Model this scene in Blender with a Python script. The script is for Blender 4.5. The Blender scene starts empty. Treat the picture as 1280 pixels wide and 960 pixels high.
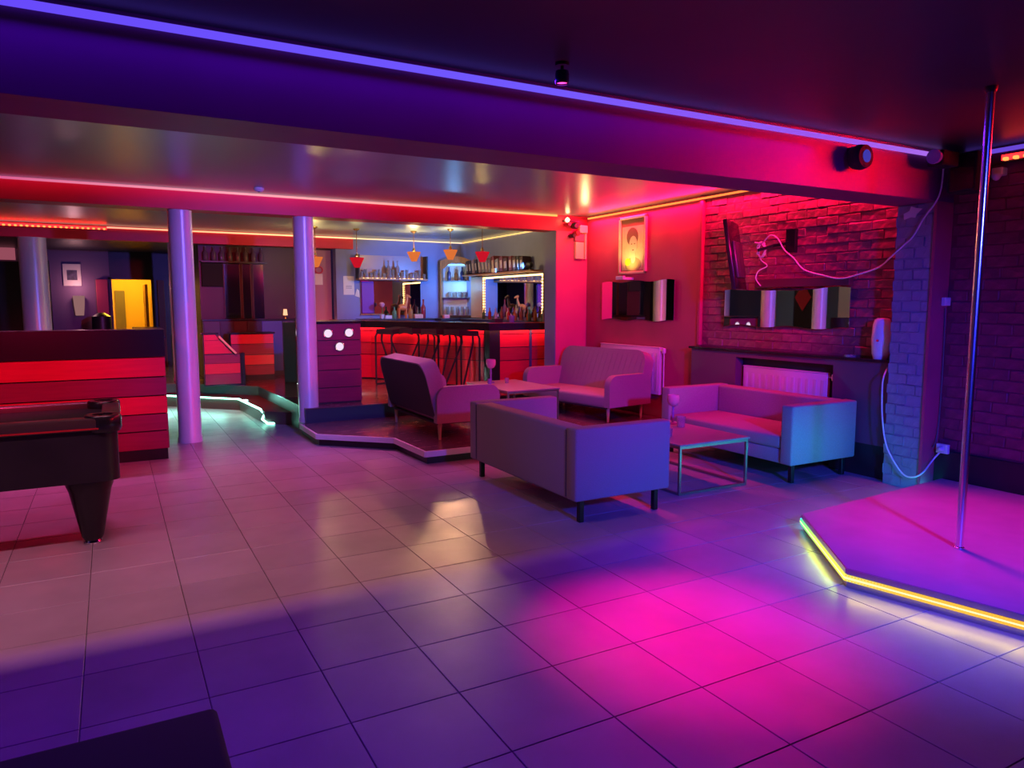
import bpy, bmesh, math, random
from mathutils import Vector, Matrix, Euler
random.seed(7)
S = bpy.context.scene
COL = S.collection

# ------------------------------------------------------------------ camera
CAM_H, YAW, PITCH, FPX = 1.58, 28.9, 6.3, 905.0
cd = bpy.data.cameras.new('camera')
cd.sensor_fit = 'HORIZONTAL'; cd.sensor_width = 36.0
cd.lens = FPX / 1280.0 * 36.0
cd.clip_start = 0.05; cd.clip_end = 100
cam = bpy.data.objects.new('camera', cd); COL.objects.link(cam)
cam.location = (0, 0, CAM_H)
cam.rotation_euler = Euler((math.radians(90 - PITCH), 0, math.radians(-YAW)), 'XYZ')
S.camera = cam

# ------------------------------------------------------------------ view / world
S.view_settings.view_transform = 'Standard'
S.view_settings.look = 'None'
S.view_settings.exposure = 0.0
S.view_settings.gamma = 1.0
S.view_settings.use_curve_mapping = False
W = bpy.data.worlds.new('night'); S.world = W; W.use_nodes = True
W.node_tree.nodes['Background'].inputs[0].default_value = (0.012, 0.006, 0.03, 1)
W.node_tree.nodes['Background'].inputs[1].default_value = 1.0
try:
    S.cycles.use_denoising = True
    S.cycles.sample_clamp_indirect = 4.0
    S.cycles.max_bounces = 8
    S.cycles.caustics_reflective = False
    S.cycles.caustics_refractive = False
except Exception:
    pass

# ------------------------------------------------------------------ lamps of the room and added fill lamps (each sits in or on a fixture built below)
def spot(name, loc, target, color, power, angle=60, blend=0.6, radius=0.05):
    l = bpy.data.lights.new(name, 'SPOT'); l.energy = power; l.color = color
    l.spot_size = math.radians(angle); l.spot_blend = blend; l.shadow_soft_size = radius
    o = bpy.data.objects.new(name, l); COL.objects.link(o); o.location = loc
    o.rotation_euler = (Vector(target) - Vector(loc)).to_track_quat('-Z', 'Y').to_euler()
    return o
def area(name, loc, target, color, power, sx, sy, along=(1, 0, 0), spread=180):
    l = bpy.data.lights.new(name, 'AREA'); l.energy = power; l.color = color; l.shape = 'RECTANGLE'; l.size = sx; l.size_y = sy; l.spread = math.radians(spread)
    o = bpy.data.objects.new(name, l); COL.objects.link(o)
    z = -(Vector(target) - Vector(loc)).normalized(); x = Vector(along); x = (x - z * x.dot(z)).normalized(); y = z.cross(x)
    m = Matrix((x, y, z)).transposed().to_4x4(); m.translation = loc; o.matrix_world = m
    return o
def point(name, loc, color, power, radius=0.05):
    l = bpy.data.lights.new(name, 'POINT'); l.energy = power; l.color = color; l.shadow_soft_size = radius
    o = bpy.data.objects.new(name, l); COL.objects.link(o); o.location = loc
    return o
BLUE = (0.03, 0.035, 1.0); MAG = (1.0, 0.002, 0.30)
spot('uv_lamp_light', (2.4, -1.2, 2.50), (4.8, 4.2, 0.08), BLUE, 2100, 53, 1.0, 0.15)
spot('magenta_lamp_light', (2.10, 3.22, 2.66), (2.38, 2.55, 0.0), MAG, 640, 39, 1.0, 0.05)
spot('beam_lamp_light', (4.78, 3.40, 2.60), (4.95, 2.45, 0.1), (1.0, 0.005, 0.36), 320, 62, 0.8, 0.16)
spot('counter_fill_light', (-0.9, 4.06, 2.50), (-0.9, 8.1, 0.5), (1.0, 0.005, 0.12), 560, 46, 0.8, 0.08)  # unseen red lamp, added to brighten the counter boards
spot('lounge_fill_light', (4.45, 4.06, 2.50), (5.6, 6.9, 0.75), (1.0, 0.002, 0.22), 230, 96, 0.9, 0.06)  # added fill that reddens the seats and lower brick wall
spot('violet_fill_light', (2.20, 4.06, 2.50), (1.6, 9.0, 1.3), (0.20, 0.13, 1.0), 740, 54, 0.9, 0.06)  # added, out of view: turns the columns violet
spot('rear_fill_light', (1.20, 9.26, 2.70), (1.7, 12.2, 0.6), (1.0, 0.003, 0.02), 420, 80, 0.9, 0.06)  # added fill for the red boards at the back left
spot('bar_front_fill_light', (3.0, 9.26, 2.70), (4.5, 10.7, 0.8), (1.0, 0.10, 0.14), 320, 75, 0.9, 0.06)  # unseen fill, added to lift the bar front boards
point('party_bulb_light', (5.78, 8.40, 2.52), (1.0, 0.52, 0.20), 6, 0.04)
spot('pendant_beam_light', (4.90, 10.95, 2.28), (2.0, 4.75, 0.0), (1.0, 0.50, 0.26), 150, 35, 0.8, 0.06)
# light given off by the long strips (built below), with one added red wash
area('red_beam_strip_light', (1.3, 8.82, 2.80), (1.3, 7.3, 0.0), (1.0, 0.15, 0.58), 36, 8.0, 0.03, (1, 0, 0), 60)
area('red_wall_strip_light', (6.09, 6.4, 2.79), (5.55, 6.4, 1.3), (1.0, 0.005, 0.10), 98, 4.7, 0.03, (0, 1, 0))
area('stage_batten_light', (6.00, 2.3, 2.66), (5.1, 3.3, 2.60), (1.0, 0.003, 0.012), 30, 1.6, 0.04, (0, 1, 0), 70)
area('warm_beam_strip_light', (-0.8, 3.985, 2.78), (-0.8, 4.3, 0.0), (1.0, 0.34, 0.56), 33, 4.4, 0.03, (1, 0, 0), 120)
area('violet_strip_light', (0.7, 3.545, 2.76), (0.7, 2.0, 0.0), (0.12, 0.006, 1.0), 47, 7.4, 0.03, (1, 0, 0), 120)
area('teal_step_light', (1.05, 11.80, 0.16), (0.60, 11.2, 0.0), (0.30, 1.0, 0.85), 5.5, 1.7, 0.03, (0.7, -0.72, 0))
area('stage_cyan_light', (5.1, 3.53, 0.07), (5.2, 4.4, 0.62), (0.01, 0.62, 1.0), 3.2, 1.6, 0.03, (1, 0, 0), 95)
area('red_beam_fill_light', (1.3, 8.79, 2.81), (1.3, 8.87, 2.64), (1.0, 0.004, 0.10), 2.4, 8.0, 0.02)  # added red wash for the beam face, not the strip's own light
area('stage_green_light', (3.84, 2.95, 0.06), (3.30, 3.40, 0.0), (0.60, 1.0, 0.08), 1.2, 1.0, 0.03, (0.62, 0.79, 0))
area('stage_amber_light', (3.64, 1.90, 0.06), (3.0, 1.75, 0.0), (1.0, 0.80, 0.06), 1.2, 1.2, 0.03, (0.24, -0.97, 0))
spot('picture_lamp_light', (5.93, 7.80, 1.97), (6.14, 7.78, 2.45), (1.0, 0.66, 0.16), 15, 110, 0.9, 0.02)
point('far_wall_fill_light', (-0.52, 16.2, 1.9), (1.0, 0.45, 0.50), 5, 0.05)  # added light that lifts the far wall
spot('blue_shelf_lamp_light', (5.93, 10.28, 2.22), (5.15, 13.2, 1.75), (0.05, 0.26, 1.0), 330, 52, 0.5, 0.03)
point('floor_fill_light', (2.95, 10.02, 0.43), (0.75, 1.0, 0.95), 7, 0.03)  # light of the added puck behind the partition

# ------------------------------------------------------------------ materials
def lin(c):
    return tuple((x / 12.92 if x <= 0.04045 else ((x + 0.055) / 1.055) ** 2.4) for x in c)
def hexc(h):
    return lin(tuple(int(h[i:i + 2], 16) / 255 for i in (0, 2, 4)))
MATS = {}
def mat(name, col, rough=0.5, metal=0.0, var=0.0, scale=8.0, bump=0.0, bscale=None, spec=0.5, rand=0.0,
        stretch=None, trans=0.0, coat=0.0, rvar=0.0, world=False):
    if name in MATS: return MATS[name]
    m = bpy.data.materials.new(name); m.use_nodes = True
    nt = m.node_tree; b = nt.nodes['Principled BSDF']
    c = (*col, 1)
    b.inputs['Base Color'].default_value = c
    b.inputs['Roughness'].default_value = rough
    b.inputs['Metallic'].default_value = metal
    b.inputs['Specular IOR Level'].default_value = spec
    if trans: b.inputs['Transmission Weight'].default_value = trans
    if coat: b.inputs['Coat Weight'].default_value = coat
    tc = nt.nodes.new('ShaderNodeTexCoord'); src = tc.outputs['Object']
    if world:
        src = nt.nodes.new('ShaderNodeNewGeometry').outputs['Position']
    if stretch:
        mp = nt.nodes.new('ShaderNodeMapping'); mp.inputs['Scale'].default_value = stretch
        nt.links.new(src, mp.inputs[0]); src = mp.outputs[0]
    def noise(sc, det=5):
        n = nt.nodes.new('ShaderNodeTexNoise'); n.inputs['Scale'].default_value = sc
        n.inputs['Detail'].default_value = det; nt.links.new(src, n.inputs['Vector']); return n
    last = None
    if var > 0 or rand > 0:
        add = nt.nodes.new('ShaderNodeHueSaturation'); add.inputs['Color'].default_value = c
        v = None
        if var > 0:
            n = noise(scale)
            mr = nt.nodes.new('ShaderNodeMapRange'); mr.inputs['From Min'].default_value = 0.3; mr.inputs['From Max'].default_value = 0.7
            mr.inputs['To Min'].default_value = 1 - var; mr.inputs['To Max'].default_value = 1 + var
            nt.links.new(n.outputs['Fac'], mr.inputs['Value']); v = mr.outputs[0]
        if rand > 0:
            oi = nt.nodes.new('ShaderNodeObjectInfo')
            mr2 = nt.nodes.new('ShaderNodeMapRange'); mr2.inputs['To Min'].default_value = 1 - rand; mr2.inputs['To Max'].default_value = 1 + rand
            nt.links.new(oi.outputs['Random'], mr2.inputs['Value'])
            if v is None: v = mr2.outputs[0]
            else:
                mu = nt.nodes.new('ShaderNodeMath'); mu.operation = 'MULTIPLY'
                nt.links.new(v, mu.inputs[0]); nt.links.new(mr2.outputs[0], mu.inputs[1]); v = mu.outputs[0]
        nt.links.new(v, add.inputs['Value'])
        nt.links.new(add.outputs[0], b.inputs['Base Color'])
    if rvar > 0:
        n = noise(scale * 1.7)
        mr = nt.nodes.new('ShaderNodeMapRange'); mr.inputs['From Min'].default_value = 0.3; mr.inputs['From Max'].default_value = 0.7
        mr.inputs['To Min'].default_value = max(0.02, rough - rvar); mr.inputs['To Max'].default_value = rough + rvar
        nt.links.new(n.outputs['Fac'], mr.inputs['Value']); nt.links.new(mr.outputs[0], b.inputs['Roughness'])
    if bump > 0:
        n = noise(bscale or scale * 3, 6)
        bp = nt.nodes.new('ShaderNodeBump'); bp.inputs['Strength'].default_value = bump; bp.inputs['Distance'].default_value = 0.01
        nt.links.new(n.outputs['Fac'], bp.inputs['Height']); nt.links.new(bp.outputs[0], b.inputs['Normal'])
    MATS[name] = m
    return m
def emis(name, stops, strength, axis=None, lo=0.0, hi=1.0):
    """lamp material; stops = [(pos,colour)...] along an object axis when axis is given"""
    m = bpy.data.materials.new(name); m.use_nodes = True; nt = m.node_tree
    nt.nodes.remove(nt.nodes['Principled BSDF'])
    out = nt.nodes['Material Output']; e = nt.nodes.new('ShaderNodeEmission'); e.inputs['Strength'].default_value = strength
    nt.links.new(e.outputs[0], out.inputs[0])
    if axis is None:
        e.inputs[0].default_value = (*stops, 1)
    else:
        tc = nt.nodes.new('ShaderNodeTexCoord'); sp = nt.nodes.new('ShaderNodeSeparateXYZ'); nt.links.new(tc.outputs['Object'], sp.inputs[0])
        mr = nt.nodes.new('ShaderNodeMapRange'); mr.inputs['From Min'].default_value = lo; mr.inputs['From Max'].default_value = hi
        nt.links.new(sp.outputs[axis], mr.inputs['Value'])
        cr = nt.nodes.new('ShaderNodeValToRGB'); nt.links.new(mr.outputs[0], cr.inputs[0])
        els = cr.color_ramp.elements
        while len(els) < len(stops): els.new(0.5)
        for el, (p, c) in zip(els, stops): el.position = p; el.color = (*c, 1)
        nt.links.new(cr.outputs[0], e.inputs[0])
    m.cycles.emission_sampling = 'AUTO'
    return m

M_tile = mat('tile_ceramic', (0.33, 0.29, 0.34), 0.36, var=0.10, scale=2.6, bump=0.02, bscale=25, rand=0.08, rvar=0.07, spec=0.5, world=True)
M_grout = mat('grout', (0.10, 0.09, 0.10), 0.9)
M_ceil_dark = mat('black_ceiling_paint', (0.035, 0.025, 0.035), 0.42, var=0.2, scale=1.5)
M_ceil_gloss = mat('satin_ceiling_paint', (0.30, 0.38, 0.45), 0.30, metal=0.45, var=0.03, scale=0.6, spec=0.6)
M_beam = mat('beam_paint', (0.20, 0.03, 0.17), 0.55, var=0.08, scale=2)
M_redbeam = mat('red_beam_paint', (0.72, 0.02, 0.07), 0.5, var=0.08, scale=2)
M_wall_red = mat('crimson_wall_paint', (0.50, 0.05, 0.13), 0.6, var=0.10, scale=2.5, bump=0.12, bscale=60)
M_pink_wall = mat('rose_wall_paint', (0.62, 0.07, 0.20), 0.55, var=0.05, scale=2.5)
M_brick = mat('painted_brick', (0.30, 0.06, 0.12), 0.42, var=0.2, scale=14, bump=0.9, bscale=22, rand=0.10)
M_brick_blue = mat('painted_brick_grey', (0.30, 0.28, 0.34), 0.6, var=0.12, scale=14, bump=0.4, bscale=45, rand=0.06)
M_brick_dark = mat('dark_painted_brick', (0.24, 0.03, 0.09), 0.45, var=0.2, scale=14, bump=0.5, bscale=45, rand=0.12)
M_mortar = mat('mortar', (0.22, 0.045, 0.09), 0.8)
M_mortar_grey = mat('mortar_grey', (0.30, 0.28, 0.34), 0.8)
M_maroon = mat('maroon_panel', (0.035, 0.006, 0.012), 0.45, var=0.2, scale=3)
M_dark = mat('black_panel', (0.018, 0.016, 0.022), 0.4, var=0.2, scale=6)
M_darksat = mat('black_satin', (0.012, 0.011, 0.016), 0.25)
M_navy = mat('navy_panel', (0.05, 0.06, 0.16), 0.5)
M_bluegrey = mat('blue_grey_wall_paint', (0.22, 0.24, 0.48), 0.6, var=0.08, scale=2)
M_redboard = mat('red_lacquer_board', (0.62, 0.010, 0.05), 0.32, var=0.08, scale=3, stretch=(1, 1, 12))
M_darkboard = mat('dark_red_board', (0.24, 0.006, 0.06), 0.38, var=0.12, scale=3, stretch=(1, 1, 12))
M_laminate = mat('dark_laminate', (0.14, 0.075, 0.085), 0.22, var=0.2, scale=2.5, stretch=(1, 8, 1), rvar=0.06, spec=0.6)
M_white = mat('white_paint', (0.72, 0.70, 0.72), 0.45)
M_whiteplastic = mat('white_plastic', (0.75, 0.72, 0.75), 0.4)
M_fabric = mat('grey_fabric', (0.30, 0.26, 0.30), 0.9, var=0.12, scale=180, bump=0.25, bscale=420, spec=0.15)
M_fabric2 = mat('taupe_fabric', (0.34, 0.25, 0.28), 0.9, var=0.10, scale=180, bump=0.25, bscale=420, spec=0.15)
M_stitch = mat('seam_thread', (0.10, 0.09, 0.10), 0.9)
M_blacksteel = mat('black_steel', (0.02, 0.02, 0.024), 0.32, metal=0.5)
M_wood = mat('beech_leg', (0.55, 0.36, 0.22), 0.4, var=0.12, scale=10, stretch=(1, 1, 0.2))
M_steel = mat('brushed_steel_frame', (0.28, 0.30, 0.30), 0.30, metal=0.9)
M_tabletop = mat('grey_table_laminate', (0.30, 0.22, 0.24), 0.30, var=0.10, scale=5, stretch=(1, 6, 1))
M_chrome = mat('chrome', (0.85, 0.85, 0.88), 0.06, metal=1.0)
M_pole = mat('polished_pole_steel', (0.85, 0.85, 0.9), 0.22, metal=1.0)
M_colpaint = mat('silver_column_paint', (0.70, 0.66, 0.72), 0.30, var=0.05, scale=3, metal=0.1)
M_stage = mat('stage_vinyl', (0.44, 0.30, 0.36), 0.38, var=0.08, scale=4, rvar=0.05)
M_alu = mat('aluminium_trim', (0.55, 0.55, 0.60), 0.3, metal=1.0)
M_mirror = mat('mirror_glass', (0.88, 0.88, 0.90), 0.015, metal=1.0)
M_glass = mat('clear_glass', (0.85, 0.82, 0.86), 0.06, trans=0.75)
M_gold = mat('brass', (0.75, 0.50, 0.20), 0.22, metal=1.0)
M_frame = mat('pale_gold_frame', (0.80, 0.66, 0.38), 0.35)
M_paper = mat('white_paper', (0.78, 0.70, 0.66), 0.8)
M_cable = mat('white_cable', (0.80, 0.72, 0.78), 0.45)
M_darkcable = mat('grey_cable', (0.12, 0.10, 0.12), 0.5)
M_felt = mat('pool_cloth', (0.012, 0.012, 0.016), 0.9, bump=0.1, bscale=300)
M_orangeshade = emis('orange_lit_shade', (0.95, 0.22, 0.05), 0.75)
M_redshade = emis('red_lit_shade', (0.80, 0.01, 0.03), 0.7)
M_cabwood = mat('orange_wood', (0.40, 0.17, 0.08), 0.4, var=0.2, scale=6, stretch=(6, 6, 1))
M_tan = mat('tan_panel', (0.60, 0.36, 0.22), 0.5, var=0.1, scale=3)
M_pink = mat('pink_glass', (0.85, 0.45, 0.60), 0.12, trans=0.3)
M_violetglass = mat('violet_glass', (0.45, 0.35, 0.85), 0.08, trans=0.5)

E_purple = emis('purple_led', [(0.0, (0.13, 0.06, 0.95)), (0.45, (0.17, 0.10, 1.0)), (0.8, (0.36, 0.10, 0.85)), (1.0, (0.42, 0.16, 0.85))], 1.0, 0, -1.0, 6.0)
E_purple2 = emis('violet_led', (0.16, 0.07, 0.75), 0.9)
E_beam2 = emis('rose_to_amber_led', [(0.0, (0.55, 0.08, 0.22)), (0.35, (0.80, 0.30, 0.38)), (0.75, (0.90, 0.36, 0.28)), (1.0, (1.2, 0.48, 0.10))], 1.3, 0, -1.0, 5.7)
E_redwall = emis('orange_red_led', [(0.0, (1.0, 0.10, 0.03)), (1.0, (1.0, 0.30, 0.06))], 1.8, 1, 4.0, 8.8)
E_back = emis('cream_led', [(0.0, (0.75, 0.18, 0.22)), (0.45, (1.0, 0.45, 0.22)), (0.6, (1.0, 0.62, 0.28)), (1.0, (0.9, 0.65, 0.42))], 1.6, 0, -2.0, 6.0)
E_backside = emis('amber_led', (1.0, 0.58, 0.18), 1.4)
E_redbar = emis('red_batten_led', (1.0, 0.01, 0.012), 6.0)
E_redbulb = emis('red_batten_bulb', (1.0, 0.22, 0.05), 2.6)
E_teal = emis('teal_led', (0.30, 1.0, 0.72), 11.0)
E_stageAB = emis('stage_led_green_yellow', [(0.0, (0.95, 0.90, 0.10)), (0.55, (0.75, 1.0, 0.12)), (0.85, (0.25, 1.0, 0.22)), (1.0, (0.05, 0.9, 0.45))], 1.25, 1, 2.51, 3.38)
E_stageBC = emis('stage_led_yellow_orange', [(0.0, (1.0, 0.50, 0.06)), (0.65, (1.0, 0.60, 0.09)), (1.0, (0.75, 0.95, 0.25))], 1.0, 1, 1.75, 2.55)
E_stageback = emis('stage_led_cyan', (0.02, 0.75, 0.85), 9.0)
E_dot = emis('porthole_lamp', (0.95, 0.72, 0.95), 1.0)
E_bulb = emis('warm_bulb', (1.0, 0.72, 0.30), 14.0)
E_fairy = emis('mirror_fairy_led', (1.0, 0.58, 0.20), 5.0)
E_cab = emis('cabinet_blue_led', (0.25, 0.62, 1.0), 2.4)
E_door = emis('corridor_yellow_lamp', (1.0, 0.60, 0.05), 6.0)
E_warmstrip = emis('rear_beam_warm_led', (1.0, 0.56, 0.30), 10.0)
E_lens = emis('lamp_lens_magenta', (1.0, 0.05, 0.4), 3.0)
E_lensb = emis('lamp_lens_blue', (0.10, 0.08, 0.8), 0.5)

# ------------------------------------------------------------------ mesh helpers
class MB:
    def __init__(s): s.bm = bmesh.new()
    def box(s, x0, x1, y0, y1, z0, z1, bev=0.0, seg=2):
        r = bmesh.ops.create_cube(s.bm, size=1.0)
        vs = r['verts']
        bmesh.ops.scale(s.bm, vec=(abs(x1 - x0), abs(y1 - y0), abs(z1 - z0)), verts=vs)
        bmesh.ops.translate(s.bm, vec=((x0 + x1) / 2, (y0 + y1) / 2, (z0 + z1) / 2), verts=vs)
        if bev > 0:
            es = list({e for v in vs for e in v.link_edges})
            bmesh.ops.bevel(s.bm, geom=es, offset=bev, segments=seg, affect='EDGES', profile=0.5)
        return s
    def prism(s, poly, z0, z1):
        n = len(poly)
        a = [s.bm.verts.new((x, y, z0)) for x, y in poly]; b = [s.bm.verts.new((x, y, z1)) for x, y in poly]
        s.bm.faces.new(a[::-1]); s.bm.faces.new(b)
        for i in range(n): s.bm.faces.new((a[i], a[(i + 1) % n], b[(i + 1) % n], b[i]))
        return s
    def plate(s, pts, d):
        """closed outline of 3-D points extruded by vector d"""
        d = Vector(d); n = len(pts)
        a = [s.bm.verts.new(p) for p in pts]; b = [s.bm.verts.new(Vector(p) + d) for p in pts]
        s.bm.faces.new(a); s.bm.faces.new(b[::-1])
        for i in range(n): s.bm.faces.new((a[i], b[i], b[(i + 1) % n], a[(i + 1) % n]))
        return s
    def lathe(s, prof, c=(0, 0, 0), seg=20, caps=True):
        rings = []
        for r, z in prof:
            rings.append([s.bm.verts.new((c[0] + r * math.cos(2 * math.pi * k / seg), c[1] + r * math.sin(2 * math.pi * k / seg), c[2] + z)) for k in range(seg)])
        for A, Bq in zip(rings, rings[1:]):
            for k in range(seg): s.bm.faces.new((A[k], A[(k + 1) % seg], Bq[(k + 1) % seg], Bq[k]))
        if caps:
            s.bm.faces.new(rings[0][::-1]); s.bm.faces.new(rings[-1])
        return s
    def tube(s, pts, r, seg=8, closed=False):
        pts = [Vector(p) for p in pts]; n = len(pts); rings = []
        rad = r if isinstance(r, (list, tuple)) else [r] * n
        up = None
        for i, p in enumerate(pts):
            if closed: t = (pts[(i + 1) % n] - pts[i - 1]).normalized()
            else: t = (pts[min(i + 1, n - 1)] - pts[max(i - 1, 0)]).normalized()
            if up is None:
                up = Vector((0, 0, 1)) if abs(t.z) < 0.9 else Vector((1, 0, 0))
            u = (up - t * up.dot(t)).normalized(); v = t.cross(u); up = u
            rings.append([s.bm.verts.new(p + (u * math.cos(2 * math.pi * k / seg) + v * math.sin(2 * math.pi * k / seg)) * rad[i]) for k in range(seg)])
        m = n if closed else n - 1
        for i in range(m):
            A, Bq = rings[i], rings[(i + 1) % n]
            for k in range(seg): s.bm.faces.new((A[k], A[(k + 1) % seg], Bq[(k + 1) % seg], Bq[k]))
        if not closed:
            s.bm.faces.new(rings[0][::-1]); s.bm.faces.new(rings[-1])
        return s
    def bar(s, a, b, w, h=None):
        """square bar between two points"""
        a, b = Vector(a), Vector(b); h = h or w; t = (b - a).normalized()
        u = Vector((0, 0, 1)) if abs(t.z) < 0.95 else Vector((1, 0, 0))
        u = (u - t * u.dot(t)).normalized(); v = t.cross(u)
        q = [u * h / 2 + v * w / 2, u * h / 2 - v * w / 2, -u * h / 2 - v * w / 2, -u * h / 2 + v * w / 2]
        A = [s.bm.verts.new(a + k) for k in q]; Bq = [s.bm.verts.new(b + k) for k in q]
        s.bm.faces.new(A); s.bm.faces.new(Bq[::-1])
        for i in range(4): s.bm.faces.new((A[i], Bq[i], Bq[(i + 1) % 4], A[(i + 1) % 4]))
        return s
    def mesh(s, name, m, smooth=False):
        bmesh.ops.recalc_face_normals(s.bm, faces=s.bm.faces)
        me = bpy.data.meshes.new(name); s.bm.to_mesh(me); s.bm.free()
        if m: me.materials.append(m)
        if smooth:
            for p in me.polygons: p.use_smooth = True
            try: me.set_sharp_from_angle(angle=math.radians(40))
            except Exception: pass
        return me
    def obj(s, name, m, parent=None, smooth=False, loc=None, rot=None):
        return link(name, s.mesh(name, m, smooth), parent, loc, rot)
def link(name, me, parent=None, loc=None, rot=None):
    o = bpy.data.objects.new(name, me); COL.objects.link(o)
    if parent: o.parent = parent
    if loc: o.location = loc
    if rot: o.rotation_euler = rot
    return o
def tag(o, label, cat, group=None):
    o['label'] = label; o['category'] = cat
    if group: o['group'] = group
    return o
def thing(name, label, cat, loc=(0, 0, 0), rz=0.0, group=None):
    o = bpy.data.objects.new(name, None); COL.objects.link(o); o.location = loc; o.rotation_euler = (0, 0, rz)
    o.empty_display_size = 0.2
    return tag(o, label, cat, group)
def struct(o, label=None):
    o['kind'] = 'structure'
    if label: o['label'] = label
    return o
def arc(cx, cy, r, a0, a1, n):
    return [(cx + r * math.cos(math.radians(a0 + (a1 - a0) * k / n)), cy + r * math.sin(math.radians(a0 + (a1 - a0) * k / n))) for k in range(n + 1)]
_cs, _sn = math.cos(math.radians(YAW)), math.sin(math.radians(YAW))
def size_px(x, y, z=0.0):
    """rough pixel scale of a spot, to choose which repeats show largest"""
    d = x * _sn + y * _cs; r = x * _cs - y * _sn
    if d < 0.4: return -1
    px = 640 + FPX * r / d
    py = 480 + FPX * ((CAM_H - z) / d - math.tan(math.radians(PITCH)))
    if px < -120 or px > 1400 or py > 1130: return -1
    return FPX / d * (CAM_H - z + 0.3) / d

# ================================================================== SETTING
TILE, TX, TY = 0.45, 1.167, 4.363
fl = struct(MB().box(-3.2, 6.3, -2.0, 12.9, -0.10, -0.004).obj('floor', M_grout), 'floor of large square mauve grey ceramic tiles with dark joints')
tme = MB().box(-TILE / 2 + .002, TILE / 2 - .002, -TILE / 2 + .002, TILE / 2 - .002, -0.010, 0.0, 0.002, 1).mesh('tile', M_tile)
spots = []
for i in range(-10, 12):
    for j in range(-19, 15):
        x = TX + TILE * (i + .5); y = TY - TILE * (j + .5)
        if x < -3.1 or x > 6.1 or y < -1.8 or y > 12.3: continue
        if x > 2.9 and y > 6.9: continue            # under the raised platform
        if x > 2.2 and y > 9.0: continue
        spots.append((size_px(x, y), x, y))
spots.sort(reverse=True)
for s_, x, y in spots[:300]:
    link('tile', tme, fl, (x, y, 0))
mb = MB()
for s_, x, y in spots[300:]:
    mb.box(x - TILE / 2 + .003, x + TILE / 2 - .003, y - TILE / 2 + .003, y + TILE / 2 - .003, -0.010, 0.0)
o = mb.obj('tile_field', M_tile, fl); o['kind'] = 'stuff'

# ceilings
struct(MB().box(-3.2, 6.3, -2.0, 3.58, 2.80, 2.95).obj('ceiling', M_ceil_dark), 'black painted ceiling in front of the deep beam')
struct(MB().box(-3.2, 6.3, 3.95, 8.87, 2.84, 2.95).obj('ceiling', M_ceil_gloss), 'dark satin ceiling over the lounge')
struct(MB().box(-3.2, 6.3, 9.17, 13.3, 2.79, 2.95).obj('ceiling', M_ceil_gloss), 'dark satin ceiling over the bar')
struct(MB().box(-3.2, 3.3, 13.3, 16.8, 2.62, 2.95).obj('ceiling', M_ceil_dark), 'dark ceiling of the room behind the bar')
# beams
struct(MB().box(-3.2, 6.3, 3.58, 3.95, 2.41, 2.95).obj('beam', M_beam), 'deep painted ceiling beam carrying a violet light strip')
struct(MB().box(-3.2, 6.3, 8.87, 9.17, 2.62, 2.95).obj('beam', M_redbeam), 'red ceiling beam resting on the two round columns')
struct(MB().box(-3.2, 3.93, 13.1, 13.3, 2.575, 2.95).obj('beam', M_redbeam), 'red header beam at the back of the room')
# walls (outer shell)
struct(MB().box(-3.4, -3.2, -2.2, 17, -0.1, 2.95).obj('wall_left', mat('slate_blue_paint', (0.10, 0.14, 0.24), 0.6)), 'slate blue side wall seen in the mirrors')
struct(MB().box(-3.4, 6.5, -2.2, -2.0, -0.1, 2.95).obj('wall_front', M_dark))
# right wall, lounge part : plain plaster then brick
wr = struct(MB().box(6.165, 6.5, 3.75, 16.9, -0.1, 2.95).obj('wall_right', M_mortar), 'right hand wall, plastered by the portrait and bare painted brick by the ledge')
MB().box(6.15, 6.165, 6.50, 8.87, 0.0, 2.84).obj('plaster_panel', M_wall_red, wr)
MB().box(6.115, 6.165, 6.47, 6.52, 1.09, 2.84, 0.01).obj('pipe_casing', M_wall_red, wr)
MB().box(6.12, 6.165, 9.17, 13.2, 0.3, 2.79).obj('plaster_panel', M_bluegrey, wr)
def brick_variants(name, L, h, dep, m, n=5):
    out = []
    for k in range(n):
        b = MB(); b.box(-dep, 0.0, -L / 2, L / 2, -h / 2, h / 2, 0.006, 1)
        for v in b.bm.verts:
            v.co.y += random.uniform(-.004, .004); v.co.z += random.uniform(-.004, .004)
            if v.co.x < -dep / 2: v.co.x += random.uniform(-.004, .005)
        out.append(b.mesh(name, m))
    return out
def lay_bricks(parent, x, y0, y1, z0, z1, mlist, L, h, joint=0.007):
    z = z0; row = 0
    while z + h < z1 + 0.03:
        y = y0 - (L / 2 if row % 2 else 0.0)
        while y < y1 - 0.03:
            a = max(y, y0); bq = min(y + L, y1)
            if bq - a > 0.05:
                o = link('brick', random.choice(mlist), parent, (x + random.uniform(-.004, .003), (a + bq) / 2, z + h / 2), (0, 0, random.uniform(-.012, .012)))
                o.scale = (1, (bq - a) / 0.235, min(1.0, (z1 - z) / h))
            y += L + joint
        z += h + joint; row += 1
BL, BH = 0.235, 0.082
bv = brick_variants('brick', BL, BH, 0.011, M_brick)
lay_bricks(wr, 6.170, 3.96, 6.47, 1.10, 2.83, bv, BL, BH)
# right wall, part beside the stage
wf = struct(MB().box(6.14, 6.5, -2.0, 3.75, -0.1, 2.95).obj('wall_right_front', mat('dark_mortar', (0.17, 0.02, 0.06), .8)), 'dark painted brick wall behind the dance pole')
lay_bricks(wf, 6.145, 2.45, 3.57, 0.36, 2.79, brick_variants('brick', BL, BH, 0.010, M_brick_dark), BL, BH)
struct(MB().box(6.095, 6.14, -2.0, 3.58, 0.0, 0.35, 0.006).obj('baseboard_right', M_dark), 'black skirting board along the brick wall by the stage')
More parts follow.
